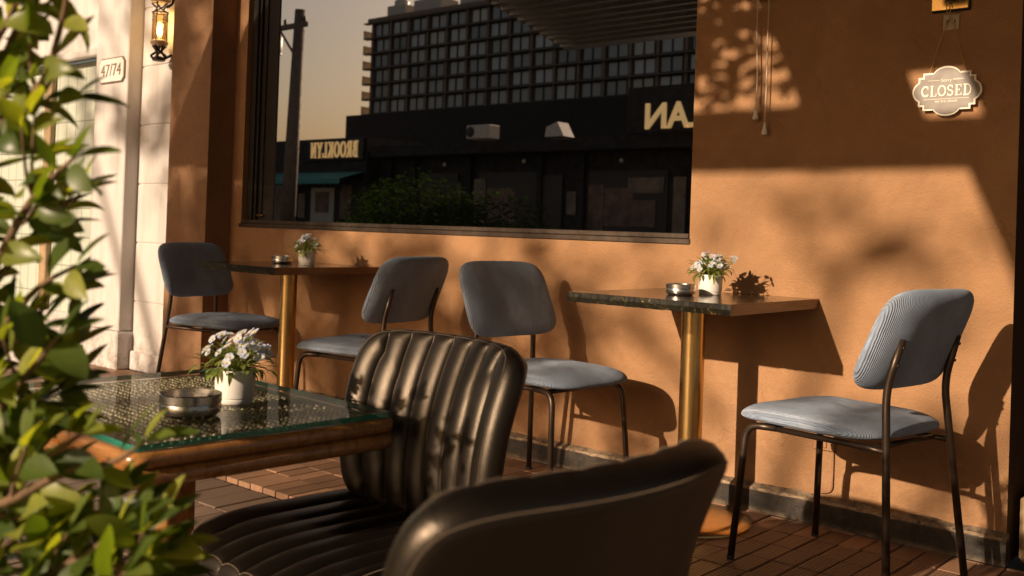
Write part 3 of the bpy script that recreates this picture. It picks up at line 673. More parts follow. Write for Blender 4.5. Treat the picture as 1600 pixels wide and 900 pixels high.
def scal(o):
    top = [(0.043, 0.059-o)] + arc(0, 0.045, 0.043-o*0.4, 0.033-o, 22, 158, 12)[0:] + [(-0.043, 0.059-o)]
    Rt = arc(0.068, 0, 0.0365-o, 0.034-o*0.7, -58, 58, 10)
    steps = [(0.086-o, 0.0285), (0.086-o, 0.046-o), (0.072-o, 0.046-o), (0.072-o, 0.059-o)]
    ru = Rt + steps + top[:1]
    up = Rt[5:] + steps + top + [(-x, z) for x, z in (Rt[5:]+steps)[::-1]]
    lo = [(-x, -z) for x, z in (Rt[6:]+steps)] + [(x, -z) for x, z in top[::-1]] + [(x, -z) for x, z in (Rt[6:]+steps)[::-1]]
    return up + lo
b = NB(); prism(b, scal(0.0), -0.008, 0); obj('rim', b, M['cream'], cs)
b = NB(); prism(b, scal(0.0055), -0.0095, -0.004); obj('face', b, M['sign'], cs)
b = NB(); serif(b, 'CLOSED', 0.034, wall_m(0, -0.0095, 0.001), 0.98, 0.0015, 0, 0.05)
for z, x0, x1 in ((0.034, -0.055, -0.018), (0.034, 0.018, 0.055), (0.0365, 0.02, 0.05), (-0.0245, -0.068, 0.068)): box(b, x0, x1, -0.0108, -0.0094, z-0.0006, z+0.0006)
textmesh(b, 'Sorry', 0.014, wall_m(0, -0.0102, 0.033), 0.001); textmesh(b, 'we are closed', 0.012, wall_m(0, -0.0102, -0.0315), 0.001)
obj('lettering', b, M['cream'], cs)
b = NB()
for s in (-1, 1):
    p0, p1 = Vector((0.055*s, -0.004, 0.056)), Vector((0.008*s+0.002, -0.002, 0.221))
    n = 46
    for i in range(n):
        a = p0.lerp(p1, i/n); c = p0.lerp(p1, (i+0.85)/n); off = Vector((0.0008 if i % 2 else -0.0008, 0, 0)); tube(b, [a+off, c-off], 0.0015, 5)
tube(b, smoothpath([(0.004, -0.006, 0.222), (0.002, -0.012, 0.235), (-0.004, -0.02, 0.252), (0.002, -0.03, 0.275)], 4), 0.0012, 5)
tube(b, smoothpath([(0.000, -0.006, 0.222), (0.003, -0.012, 0.235), (0.008, -0.02, 0.252), (0.003, -0.03, 0.275)], 4), 0.0012, 5)
obj('chain', b, M['twine'], cs)
# pull cords
bk = thing('pull_switch', 'small metal pull switch with two white cords ending in weighted pulls', 'pull switch', (-1.67, 0, 1.79))
b = NB(); box(b, -0.032, 0.032, -0.05, 0, 0.0, 0.06, 0, 0.008, None, 3); obj('housing', b, M['steel'], bk)
for x, x2, z in ((-0.020, -0.017, -0.385), (0.022, 0.019, -0.44)):
    b = NB(); tube(b, smoothpath([(x, -0.028, 0), (x-0.002, -0.026, z*0.3), (x2+0.002, -0.026, z*0.7), (x2, -0.026, z)], 6), 0.0022, 6); c_ = obj('pull_cord', b, M['cordw'], bk)
    b = NB(); lathe(b, [(0, 0.0), (0.009, 0.001), (0.010, 0.006), (0.0035, 0.04), (0.002, 0.044), (0, 0.044)], 14, (x2, -0.026, z-0.04)); obj('pull_weight', b, M['pot'], c_)
# socket
sk = thing('power_socket', 'brown painted wall socket with a cable running down to the skirting', 'socket', (-1.404, 0, 0.27))
b = NB(); box(b, -0.040, 0.036, -0.012, 0, -0.024, 0.02, 0, 0.003); box(b, -0.024, 0.010, -0.017, -0.0125, -0.014, 0.012, 0, 0.002); obj('socket_box', b, M['sock'], sk)
b = NB(); tube(b, corner([(0.03, -0.006, -0.024), (0.03, -0.006, -0.155), (0.0, -0.006, -0.165), (-0.02, -0.006, -0.165)], 0.02), 0.004, 8); obj('cable', b, M['sock'], sk)

# ================================================================== blue corduroy chairs
D = dict(ffx=0.222, ffy=0.21, ftx=0.197, fty=0.186, ftz=0.4, rfx=-0.274, rfy=0.202, rbx=-0.216, rby=0.159, rbz=0.578, rtx=-0.249, rty=0.163, rtz=0.687,
         bx=-0.233, bz=0.688, bt=0.405, bw=0.226, bh=0.150, sxf=0.253, sxr=-0.225, sw=0.222, sz=0.432)
def make_chair(label):
    t = thing('cafe_chair', label, 'chair', group='blue grey corduroy chairs at the wall tables')
    cx, hx = (D['sxf']+D['sxr'])/2, (D['sxf']-D['sxr'])/2
    def so_(th): return hx*se(math.cos(th), 4.2), D['sw']*se(math.sin(th), 4.2)
    def sm(a, c, rho, side):
        th = (0.034 if side > 0 else 0.024)*(1-rho**5)**0.5
        wob = 0.0035*math.sin(a*23+c*9)+0.003*math.sin(c*31-a*12)+0.0015*math.sin(c*60+a*40)
        dome = 0.004*(1-rho**2) if side > 0 else 0
        return (cx+a, c, D['sz']-0.03*max(0, (a/hx))**4*0.35 + side*th + dome + (wob*(1-rho) if side > 0 else 0))
    b = NB(); cushion(b, so_, sm, 112, 20); obj('seat', b, M['cord'], t)
    ct, st = math.cos(D['bt']), math.sin(D['bt'])
    def bo(th):
        a, c = D['bw']*se(math.cos(th), 5.2), D['bh']*se(math.sin(th), 5.0); return a*(1+0.025*(-c/D['bh'])), c
    def bmf(a, c, rho, side):
        th = 0.031*(1-rho**5)**0.5
        th += 0.002*math.sin(a*29+c*7)*(1-rho) if side > 0 else 0
        k = -1 if side < 0 else 1
        return (D['bx']-0.005-st*c+0.44*a*a+ct*k*th, a, D['bz']+ct*c+st*k*th)
    b = NB(); cushion(b, bo, bmf, 112, 20); obj('backrest', b, M['cord'], t)
    for s in (1, -1):
        b = NB()
        p = corner([(D['ffx'], s*D['ffy'], 0.004), (D['ftx'], s*D['fty'], 0.399), (0.10, s*0.172, 0.402)], 0.045, 8)
        tube(b, p, 0.0105, 12); l = obj('front_leg', b, M['legm'], t)
        b = NB(); lathe(b, [(0, 0), (0.0115, 0), (0.0118, 0.012), (0.0, 0.014)], 14, (D['ffx'], s*D['ffy'], 0)); obj('foot_cap', b, M['black'], l)
        b = NB()
        bend, tip = Vector((D['rbx']-0.008, s*0.150, D['rbz']-0.02)), Vector((D['rtx']-0.013, s*0.143, D['rtz']+0.008))
        tube(b, corner([(D['rfx'], s*D['rfy'], 0.004), bend, tip], 0.05, 8), 0.0105, 12)
        for u in (0.5, 0.85):
            q = bend.lerp(tip, u)+Vector((-0.0095, 0, -0.002)); tube(b, [q, q+Vector((-0.004, 0, -0.001))], 0.0042, 8)
        l = obj('rear_leg', b, M['legm'], t)
        b = NB(); lathe(b, [(0, 0), (0.0115, 0), (0.0118, 0.012), (0.0, 0.014)], 14, (D['rfx'], s*D['rfy'], 0)); obj('foot_cap', b, M['black'], l)
        b = NB(); tube(b, [(0.12, s*0.172, 0.400), (-0.18, s*0.160, 0.398), (-0.236, s*0.168, 0.397)], 0.0085, 10); obj('side_rail', b, M['legm'], t)
    for x, hw_ in ((-0.19, 0.165), (0.15, 0.172)):
        b = NB(); tube(b, [(x, -hw_, 0.397), (x, hw_, 0.397)], 0.0085, 10); obj('cross_rail', b, M['legm'], t)
    return t
ch = make_chair('blue grey corduroy chair standing before the socket, back turned, facing the nearer marble table')
ch.location = (-1.182, -0.404, 0); ch.rotation_euler = (0, 0, 2.958)
dup(ch, (-2.296, -0.382, 0), -0.080, 'blue grey corduroy chair turned towards the nearer marble table, shadow falling across its backrest')
dup(ch, (-3.270, -0.405, 0), 3.262, 'blue grey corduroy chair with its back turned, facing the farther marble table under the window')
dup(ch, (-4.493, -0.289, 0), 0.177, 'blue grey corduroy chair against the brown pilaster beside the white wall')

# ================================================================== marble wall tables
def make_table(label, x0, wd=0.6, dp=0.6157):
    t = thing('marble_table', label, 'table', (x0+wd/2, -dp/2, 0), 0, 'marble topped tables along the wall')
    b = NB(); z0, z1 = 0.718, 0.75; hx, hy = wd/2, dp/2-0.004
    rg = random.Random(8); n = 60
    top = [(-hx+wd*i/n, -hy-rg.uniform(0, 0.0006)) for i in range(n+1)]; botm = [(-hx+wd*i/n, -hy+0.002-rg.uniform(0, 0.002)) for i in range(n+1)]
    tv = [b.verts.new((x, y, z1)) for x, y in top]; bv = [b.verts.new((x, y, z0-rg.uniform(0, 0.002))) for x, y in botm]
    mv = [b.verts.new((x, y-0.001-rg.uniform(0, 0.0007), (z0+z1)/2)) for x, y in top]
    for i in range(n):
        f = b.faces.new((bv[i], bv[i+1], mv[i+1], mv[i])); f.material_index = 1; f = b.faces.new((mv[i], mv[i+1], tv[i+1], tv[i])); f.material_index = 1
    A, Bv = b.verts.new((hx, hy, z1)), b.verts.new((-hx, hy, z1)); C_, Dv = b.verts.new((hx, hy, z0)), b.verts.new((-hx, hy, z0))
    b.faces.new(tv+[A, Bv]).material_index = 0; b.faces.new(bv[::-1]+[Dv, C_]).material_index = 2
    b.faces.new((bv[-1], C_, A, tv[-1], mv[-1])).material_index = 2; b.faces.new((Dv, bv[0], mv[0], tv[0], Bv)).material_index = 2; b.faces.new((C_, Dv, Bv, A)).material_index = 2
    obj('tabletop', b, [M['ttop'], M['marble'], M['tside']], t)
    b = NB(); lathe(b, [(0.0395, 0.018), (0.0395, 0.71)], 48); obj('pole', b, M['brass'], t)
    b = NB(); lathe(b, [(0.0, 0.02), (0.16, 0.018), (0.205, 0.013), (0.21, 0.008), (0.21, 0.0)], 72); autosmooth(obj('base_disc', b, M['brass'], t), 50)
    b = NB(); box(b, -0.12, 0.12, -0.12, 0.12, 0.708, 0.716, 0, 0.002); obj('mounting_plate', b, M['black'], t)
    return t
mt = make_table('marble edged table on a brass pole, the nearer one below the bare wall', -2.0426)
dup(mt, (-4.2434+0.3, -0.6157/2, 0), 0, 'marble edged table on a brass pole, farther along under the window')

# ================================================================== ashtrays, flower pots
def make_ash(label, loc):
    b = NB(); lathe(b, [(0, 0.0), (0.040, 0.0), (0.0475, 0.006), (0.049, 0.012), (0.049, 0.020), (0.0482, 0.0212), (0.0482, 0.0225), (0.0495, 0.0235), (0.0495, 0.036), (0.048, 0.0375), (0.044, 0.0365), (0.0435, 0.030), (0.042, 0.012), (0.036, 0.008), (0, 0.007)], 64)
    o = obj('ashtray', b, M['steel'], None); o.location = loc; autosmooth(o, 35)
    return tag(o, label, 'ashtray', 'steel ashtrays')
a0 = make_ash('round steel ashtray on the nearer marble table', (-1.771, -0.351, 0.7501))
def adup(lab, loc, s):
    o = a0.copy(); COL.objects.link(o); o.location = loc; o.scale = (s, s, s); o['label'] = lab; return o
adup('round steel ashtray on the farther marble table under the window', (-4.010, -0.30, 0.7501), 1.0)
adup('larger round steel ashtray on the green edged glass table', (-1.711, -2.209, 0.5712), 1.16)

petal_me = None
def flower_mesh():
    b = NB()
    for k in range(5):
        a = 2*PI*k/5; ca, sa = math.cos(a), math.sin(a); L, W_ = 0.0108, 0.0052
        P_ = [(0.001, 0, 0.0), (L*0.45, W_*0.75, 0.0022), (L*0.85, W_, 0.0030), (L*1.06, 0.0, 0.0016), (L*0.85, -W_, 0.0030), (L*0.45, -W_*0.75, 0.0022)]
        c = b.verts.new((L*0.55*ca, L*0.55*sa, 0.0008)); vs2 = [b.verts.new((x*ca-y*sa, x*sa+y*ca, z)) for x, y, z in P_]
        for i in range(6): f = b.faces.new((c, vs2[i], vs2[(i+1) % 6])); f.smooth = True
    lathe(b, [(0.0019, 0.0), (0.0021, 0.0018), (0, 0.003)], 8, (0, 0, 0), 1)
    me = bpy.data.meshes.new('flower'); b.to_mesh(me); b.free(); me.materials.append(M['petal']); me.materials.append(M['pist']); return me
FL = flower_mesh()
def leaf_strip(bm, base, d, up, L, W_, droop=0.3, n=5, mi=0, fold=0.25):
    d = d.normalized(); side = d.cross(up)
    if side.length < 1e-3: side = d.cross(Vector((1, 0.2, 0)))
    side.normalize(); nrm = side.cross(d).normalized(); rows_ = []
    p = Vector(base); dd = d.copy()
    for i in range(n+1):
        t = i/n; wd = W_*0.5*(math.sin(PI*min(1, t**0.85))**0.8 if 0 < t < 1 else 0.03)
        rows_.append((p.copy(), wd, dd.copy(), nrm.copy())); rot = Matrix.Rotation(-droop/n, 3, side); dd = rot @ dd; nrm = rot @ nrm; p = p + dd*(L/n)
    vr = []
    for p, wd, dd, nr in rows_: vr.append([bm.verts.new(p+side*wd+nr*wd*fold), bm.verts.new(p), bm.verts.new(p-side*wd+nr*wd*fold)])
    for a, c in zip(vr, vr[1:]):
        for k in (0, 1): f = bm.faces.new((a[k], a[k+1], c[k+1], c[k])); f.smooth = True; f.material_index = mi
def flower_pot(label, loc, seed, spread=0.085, hgt=0.085, nfl=26, stray=()):
    t = thing('flower_pot', label, 'potted plant', loc, 0, 'white pots of pale blue flowers'); rg = random.Random(seed)
    b = NB(); lathe(b, [(0, 0), (0.036, 0), (0.0375, 0.002), (0.0375, 0.008), (0.0365, 0.009), (0.0365, 0.0105), (0.0392, 0.012), (0.0415, 0.066), (0.041, 0.068), (0.0385, 0.068), (0.0375, 0.058), (0, 0.058)], 48)
    autosmooth(obj('pot', b, M['pot'], t), 40)
    b = NB(); lathe(b, [(0.0374, 0.0585), (0.03, 0.061), (0.015, 0.062), (0, 0.063)], 24); obj('soil', b, M['soil'], t)
    fb = NB(); heads = []
    for i in range(nfl):
        a = rg.uniform(0, 2*PI); r = math.sqrt(rg.random())*spread; z = 0.075+hgt*(1-(r/spread)**2*0.75)*rg.uniform(0.55, 1.05)
        heads.append(Vector((r*math.cos(a), r*math.sin(a), z)))
    heads += [Vector(s) for s in stray]
    for hd in heads:
        base = Vector((hd.x*0.22+rg.uniform(-0.012, 0.012), hd.y*0.22+rg.uniform(-0.012, 0.012), 0.06)); mid = base.lerp(hd, 0.5)+Vector((rg.uniform(-0.008, 0.008), rg.uniform(-0.008, 0.008), 0.008))
        tube(fb, smoothpath([base, mid, hd], 4), 0.0009, 4, 0, False)
    for i in range(150):
        a = rg.uniform(0, 2*PI); el = rg.uniform(0.15, 1.35); d = Vector((math.cos(a)*math.cos(el), math.sin(a)*math.cos(el), math.sin(el)))
        base = Vector((math.cos(a)*0.018, math.sin(a)*0.018, 0.062)) + d*rg.uniform(0, 0.055)
        leaf_strip(fb, base, d, Vector((0, 0, 1)), rg.uniform(0.022, 0.044), rg.uniform(0.008, 0.014), rg.uniform(0.4, 1.8), 5)
    for i in range(6):
        a = rg.uniform(0, 2*PI); leaf_strip(fb, (math.cos(a)*0.036, math.sin(a)*0.036, 0.066), Vector((math.cos(a), math.sin(a), 0.5)), Vector((0, 0, 1)), 0.05, 0.009, 2.4, 6)
    obj('foliage', fb, M['stem'], t)
    for hd in heads:
        o = bpy.data.objects.new('flower', FL); COL.objects.link(o); o.parent = t; o.location = hd
        d = Vector((hd.x*7+rg.uniform(-0.5, 0.5), hd.y*7+rg.uniform(-0.9, 0.2)-0.2, 0.75+rg.uniform(-0.3, 0.3)))
        q = d.to_track_quat('Z', 'Y').to_euler(); o.rotation_euler = q; k = rg.uniform(0.80, 1.15); o.scale = (k, k, k)
    return t
flower_pot('white pot of pale blue flowers on the nearer marble table, by the ashtray', (-1.737, -0.215, 0.7501), 4, 0.062, 0.070, 46, [(0.085, 0.01, 0.128), (0.070, 0.02, 0.130), (0.088, -0.008, 0.118)])
flower_pot('white pot of pale blue flowers on the farther marble table under the window', (-3.823, -0.30, 0.7501), 9, 0.055, 0.070, 42)
flower_pot('white pot of pale blue flowers on the green edged glass table', (-1.785, -2.061, 0.5712), 14, 0.076, 0.082, 52)

# ================================================================== glass topped table in front
gt = thing('glass_table', 'low varnished wood table with dimpled top under green edged glass', 'table', (-1.882, -2.132, 0.03), R(-3.0))
TX, TY = 0.364, 0.270
def rrect(hx, hy, r, n=6):
    out = []
    for cx_, cy_, a0 in ((hx-r, hy-r, 0), (-hx+r, hy-r, 90), (-hx+r, -hy+r, 180), (hx-r, -hy+r, 270)): out += arc(cx_, cy_, r, r, a0, a0+90, n)
    return out
b = NB()
def band(hx, hy, r, prof_):
    rings = []
    for off, z in prof_: rings.append([b.verts.new((x, y, z)) for x, y in rrect(hx+off, hy+off, r+max(off, -r*0.8))])
    n = len(rings[0])
    for a, c in zip(rings, rings[1:]):
        for i in range(n): f = b.faces.new((a[i], a[(i+1) % n], c[(i+1) % n], c[i])); f.smooth = True
    return rings
p1 = [(-0.05, 0.528), (-0.004, 0.5285)] + [(0.012*math.cos(R(a))+0.0, 0.5145+0.014*math.sin(R(a))) for a in range(80, -91, -17)] + [(-0.008, 0.4985)]
p2 = [(-0.008, 0.4985)] + [(0.014*math.cos(R(a))-0.001, 0.483+0.0155*math.sin(R(a))) for a in range(85, -91, -17)] + [(-0.06, 0.4672)]
band(TX, TY, 0.02, p1+p2[1:])
obj('wood_frame', b, M['wood'], gt)
b = NB(); f = b.faces.new([b.verts.new((x, y, 0.5285)) for x, y in rrect(TX-0.03, TY-0.03, 0.01)]); wp_ = obj('dimpled_panel', b, M['dimpled'], gt)
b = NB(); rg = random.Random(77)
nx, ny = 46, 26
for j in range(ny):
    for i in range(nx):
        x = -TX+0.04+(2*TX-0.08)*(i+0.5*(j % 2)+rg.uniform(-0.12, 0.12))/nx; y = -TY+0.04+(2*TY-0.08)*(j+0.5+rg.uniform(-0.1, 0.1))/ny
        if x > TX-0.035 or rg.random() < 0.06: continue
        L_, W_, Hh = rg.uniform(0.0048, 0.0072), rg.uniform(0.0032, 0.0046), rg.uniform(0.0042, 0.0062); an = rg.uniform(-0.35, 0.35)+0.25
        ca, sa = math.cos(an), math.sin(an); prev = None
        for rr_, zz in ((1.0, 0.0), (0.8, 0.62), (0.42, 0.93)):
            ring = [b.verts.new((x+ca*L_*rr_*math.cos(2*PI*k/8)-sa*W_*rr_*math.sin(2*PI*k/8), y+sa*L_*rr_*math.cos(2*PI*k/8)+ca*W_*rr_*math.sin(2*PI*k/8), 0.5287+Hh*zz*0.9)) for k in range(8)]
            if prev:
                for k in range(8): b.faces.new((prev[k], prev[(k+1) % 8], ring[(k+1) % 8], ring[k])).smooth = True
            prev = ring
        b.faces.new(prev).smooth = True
o = obj('raised_glints', b, M['glint'], wp_); o['kind'] = 'stuff'  # sun glints built as pale raised domes
b = NB(); oc = rrect(TX, TY, 0.012)
tv = [b.verts.new((x, y, 0.541)) for x, y in oc]
b.faces.new(tv)
obj('glass_top', b, M['cglass'], gt)
b = NB(); tv = [b.verts.new((x, y, 0.541)) for x, y in oc]; bv = [b.verts.new((x, y, 0.5305)) for x, y in oc]; n = len(oc)
for i in range(n): b.faces.new((bv[i], bv[(i+1) % n], tv[(i+1) % n], tv[i]))
obj('glass_edge', b, M['edge'], gt)
b = NB(); box(b, -0.032, 0.032, -0.032, 0.032, 0.0, 0.47, 0, 0.006, None, 2); obj('pedestal', b, M['wood'], gt)
b = NB(); box(b, -0.22, 0.22, -0.04, 0.04, -0.042, 0.0, 0, 0.008, None, 2); box(b, -0.038, 0.038, -0.22, -0.0405, -0.042, -0.002, 0, 0.008, None, 2); box(b, -0.038, 0.038, 0.0405, 0.22, -0.042, -0.002, 0, 0.008, None, 2); obj('cross_base', b, M['wood'], gt)

# ================================================================== leather chairs
LZB, LZT, LHW, LHB = 0.385, 0.730, 0.237, 0.219
NRIB = 8
def rib(y, hw):
    u = (y/hw*0.5+0.5)*NRIB; f = u-math.floor(u); return math.sqrt(max(0.0, 1-(2*f-1)**2*0.97))
def lback(a, v):     # middle surface of the backrest: a across, v 0..1 up
    return -0.2+0.069*v-0.134*v*v+1.0*a*a, LZB+(LZT-LZB)*v
def gridcushion(bm, fn, nv=56, per=12):
    """two skins over a square that is rounded to a superellipse; columns follow the ribs"""
    us = []
    for k in range(NRIB):
        for i in range(per): us.append(-1+2*(k+(0.5-0.5*math.cos(PI*i/per)))/NRIB)
    us.append(1.0)
    vs_ = [-math.cos(PI*j/nv)*0.55+0.45*(-1+2*j/nv) for j in range(nv+1)]
    def tomap(u, v):
        m = max(abs(u), abs(v)); q = (abs(u)**7+abs(v)**7)**(1/7)
        k = m/q if q > 1e-9 else 1
        k = 1-(1-k)*m**2
        return u*k, v*k, m
    rim = {}
    for side in (1, -1):
        g = []
        for j, v in enumerate(vs_):
            row = []
            for i, u in enumerate(us):
                edge = i in (0, len(us)-1) or j in (0, nv)
                if edge and (i, j) in rim: row.append(rim[(i, j)]); continue
                a, c, m = tomap(u, v); w_ = bm.verts.new(fn(a, c, 1.0 if edge else m, side, u))
                if edge: rim[(i, j)] = w_
                row.append(w_)
            g.append(row)
        for j in range(nv):
            for i in range(len(us)-1):
                q = (g[j][i], g[j][i+1], g[j+1][i+1], g[j+1][i]); f = bm.faces.new(q if side == 1 else q[::-1]); f.smooth = True
    return tomap
def perim(n):
    out = []
    for i in range(n):
        t = 4*i/n; k = int(t); f = -1+2*(t-k)
        out.append([(f, -1), (1, f), (-f, 1), (-1, -f)][k])
    return out
def make_leather(label, K=1.0, DZ=0.0):
    def obj(name, bm, m, par, **kw):
        if K != 1.0: bmesh.ops.transform(bm, matrix=Matrix.Translation((0, 0, DZ)) @ Matrix.Scale(K, 4), verts=bm.verts)
        return globals()['obj'](name, bm, m, par, **kw)
    t = thing('leather_chair', label, 'chair', group='ribbed black leather chairs')
    def wdt(v): return LHB+(LHW-LHB)*v
    def bfn(u, v2, m, side, u0):
        v = v2*0.5+0.5; a = u*wdt(v); x, z = lback(a, v); e = 1e-3
        x2, z2 = lback(a, v+e); xa, _ = lback(a+e, v)
        tv_ = Vector(((x2-x)/e, 0, (z2-z)/e)).normalized(); ta = Vector(((xa-x)/e, 1, 0)).normalized()
        nn = ta.cross(tv_).normalized()
        if nn.x < 0: nn = -nn
        d = max(0.0, 1-m); edge = min(1.0, d/0.085); th = 0.024*math.sqrt(max(0, 1-(1-edge)**2))
        if side > 0: th += 0.0150*(rib(u0, 1.0)-0.75)*min(1.0, d/0.13)**1.3 
        else: th += 0.004*(1-m*m)
        return Vector((x, a, z)) + nn*th*side
    b = NB(); tm = gridcushion(b, bfn); bmesh.ops.recalc_face_normals(b, faces=b.faces); br_ = obj('backrest', b, M['leather'], t)
    def ep(q, r, side, fn, lift):
        a, c, m = tm(q[0]*r, q[1]*r); p = fn(a, c, m, side, q[0]*r); o_ = fn(a, c, m, -side, q[0]*r); return p+(p-o_).normalized()*lift
    PQ = perim(360)
    for side, r in ((1, 0.945), (-1, 0.962)):
        b = NB()
        for i in range(0, 360):
            q = PQ[i]; q2 = PQ[(i+1) % 360]
            if q[1] < -0.97: continue
            p0, p1 = ep(q, r, side, bfn, 0.0008), ep(q2, r, side, bfn, 0.0008); tube(b, [p0, p0.lerp(p1, 0.5)], 0.0008, 4)
        obj('edge_stitching', b, M['thread'], br_)
    for k in range(1, NRIB):
        u = -1+2*k/NRIB; b = NB()
        for i in range(62):
            v0, v1 = -0.90+1.84*i/62, -0.90+1.84*(i+0.55)/62
            P2 = []
            for vv in (v0, v1):
                a, c, m = tm(u+0.014, vv); P2.append(bfn(a, c, m, 1, u+0.014)+Vector((0.0004, 0, 0)))
            tube(b, P2, 0.0008, 4)
        obj('seam_stitching', b, M['thread'], br_)
    sx0, sx1, shw = -0.215, 0.222, 0.232
    cx, hx = (sx0+sx1)/2, (sx1-sx0)/2
    def sfn(v2, u, m, side, v0):          # across, along
        d = max(0.0, 1-m); th = 0.034*math.sqrt(max(0, 1-(1-min(1, d/0.09))**2))
        z = 0.368 - 0.03*max(0, u)**3 + 0.012*abs(v2)**3
        if side > 0: z += th*0.75 + 0.0145*(rib(v0, 1.0)-0.75)*min(1, d/0.07) 
        else: z -= th*1.05
        return Vector((cx+u*hx, v2*shw, z))
    b = NB(); gridcushion(b, sfn); bmesh.ops.recalc_face_normals(b, faces=b.faces); st_ = obj('seat', b, M['leather'], t)
    rimp = []
    for q in PQ:
        a, c, m = tm(q[0], q[1]); rimp.append(sfn(a, c, 1.0, 1, q[0])+Vector((0, 0, 0.002)))
    b = NB(); tube(b, rimp+rimp[:1], 0.0042, 6, 0, False); obj('piping', b, M['leather'], st_)
    b = NB()
    for i in range(360):
        p0, p1 = ep(PQ[i], 0.945, 1, sfn, 0.0008), ep(PQ[(i+1) % 360], 0.945, 1, sfn, 0.0008); tube(b, [p0, p0.lerp(p1, 0.6)], 0.0011, 4)
    obj('edge_stitching', b, M['thread'], st_)
    b = NB(); box(b, -0.16, 0.16, -0.16, 0.16, 0.305, 0.330, 0, 0.006); obj('under_frame', b, M['black'], t)
    for sx in (1, -1):
        for s in (1, -1):
            b = NB(); tube(b, corner([(sx*0.205, s*0.205, -DZ/K), (sx*0.15, s*0.15, 0.30), (sx*0.06, s*0.06, 0.312)], 0.03), 0.011, 12); obj('leg', b, M['legm'], t)
    return t
lc = make_leather('ribbed black leather chair with its channelled seat and backrest in view, beside the glass table', 1.07, -0.0658)
lc.location = (-1.4937, -1.998, 0); lc.rotation_euler = (0, 0, -1.656)
lf = make_leather('black leather chair nearest of all, showing the smooth outside of its curved back')
lf.location = (-0.771, -2.483, 0); lf.scale = (1.0, 0.94, 1.0); lf.rotation_euler = (0, 0, 3.071)

# ================================================================== shrub in front
sh = thing('leafy_shrub', 'glossy green leafy shrub close in front of the glass table', 'shrub', (-1.32, -3.0, -0.012))
BR = [
 [(-1.381,-2.753,0.869),(-1.309,-2.742,1.047),(-1.233,-2.727,1.100),(-1.180,-2.731,1.163),(-1.135,-2.743,1.215)],
 [(-1.379,-2.751,0.787),(-1.280,-2.727,0.933),(-1.212,-2.728,0.976),(-1.142,-2.727,1.009)],
 [(-1.411,-2.751,0.684),(-1.332,-2.723,0.790),(-1.270,-2.705,0.850),(-1.215,-2.686,0.880)],
 [(-1.387,-2.756,0.589),(-1.288,-2.738,0.700),(-1.215,-2.732,0.760),(-1.165,-2.727,0.800)],
 [(-1.320,-2.763,0.493),(-1.229,-2.730,0.626),(-1.170,-2.715,0.670),(-1.140,-2.705,0.690)],
 [(-1.255,-2.772,0.466),(-1.161,-2.719,0.529),(-1.130,-2.700,0.550),(-1.085,-2.688,0.590)],
 [(-1.180,-2.774,0.472),(-1.077,-2.730,0.524),(-1.020,-2.712,0.560)],
 [(-1.383,-2.756,0.967),(-1.327,-2.753,1.127),(-1.270,-2.749,1.186),(-1.225,-2.755,1.240)],
 [(-1.280,-2.795,0.571),(-1.218,-2.749,0.605),(-1.168,-2.713,0.639),(-1.118,-2.677,0.657),(-1.088,-2.658,0.682)],
 [(-1.320,-2.768,1.045),(-1.312,-2.730,1.162),(-1.314,-2.700,1.241)],
 [(-1.403,-2.771,0.753),(-1.373,-2.724,0.836),(-1.353,-2.686,0.903),(-1.339,-2.652,0.947)],
 [(-1.429,-2.726,0.628),(-1.403,-2.682,0.712),(-1.386,-2.646,0.693),(-1.364,-2.605,0.719)],
 [(-1.197,-2.723,0.454),(-1.111,-2.683,0.526),(-1.039,-2.654,0.566)],
]
CAMP = Vector((0, -3.2809, 0.9403))
BR = [[tuple(CAMP+(Vector(q)-CAMP)*0.82) for q in pl_] for pl_ in BR]
rg = random.Random(21)
lb, bb = NB(), NB()
root = Vector((-1.32, -3.0, 0.2))
def leafy(path, dens, lmin, lmax, taper=True):
    ph = rg.uniform(0, 6); L = 0
    for i in range(len(path)-1):
        p, q = path[i], path[i+1]; L += (q-p).length
        while L > dens:
            L -= dens; ph += 2.4+rg.uniform(-0.3, 0.3)
            d = (q-p).normalized(); x, y = frame_of(d); out = (x*math.cos(ph)+y*math.sin(ph))
            dirn = (d*rg.uniform(0.35, 1.0)+out*0.9+Vector((0, 0, rg.uniform(-0.25, 0.35)))).normalized()
            sz = rg.uniform(lmin, lmax)
            leaf_strip(lb, p+out*0.004, dirn, (Vector((0, -0.75, 0.75))+out*0.45+Vector((rg.uniform(-.6, .6), rg.uniform(-.5, .5), rg.uniform(-.3, .3)))).normalized(), sz, sz*rg.uniform(0.46, 0.60), rg.uniform(-0.3, 1.5), 7, 0, rg.uniform(0.08, 0.5))
    d = (path[-1]-path[-3]).normalized()
    for k in range(3):
        x, y = frame_of(d); a = k*2.1+rg.random(); sz = rg.uniform(lmin, lmax)*0.95
        leaf_strip(lb, path[-1], (d+(x*math.cos(a)+y*math.sin(a))*0.45).normalized(), Vector((0.1, -0.5, 0.9)), sz, sz*0.44, 0.25, 6, 0, 0.25)
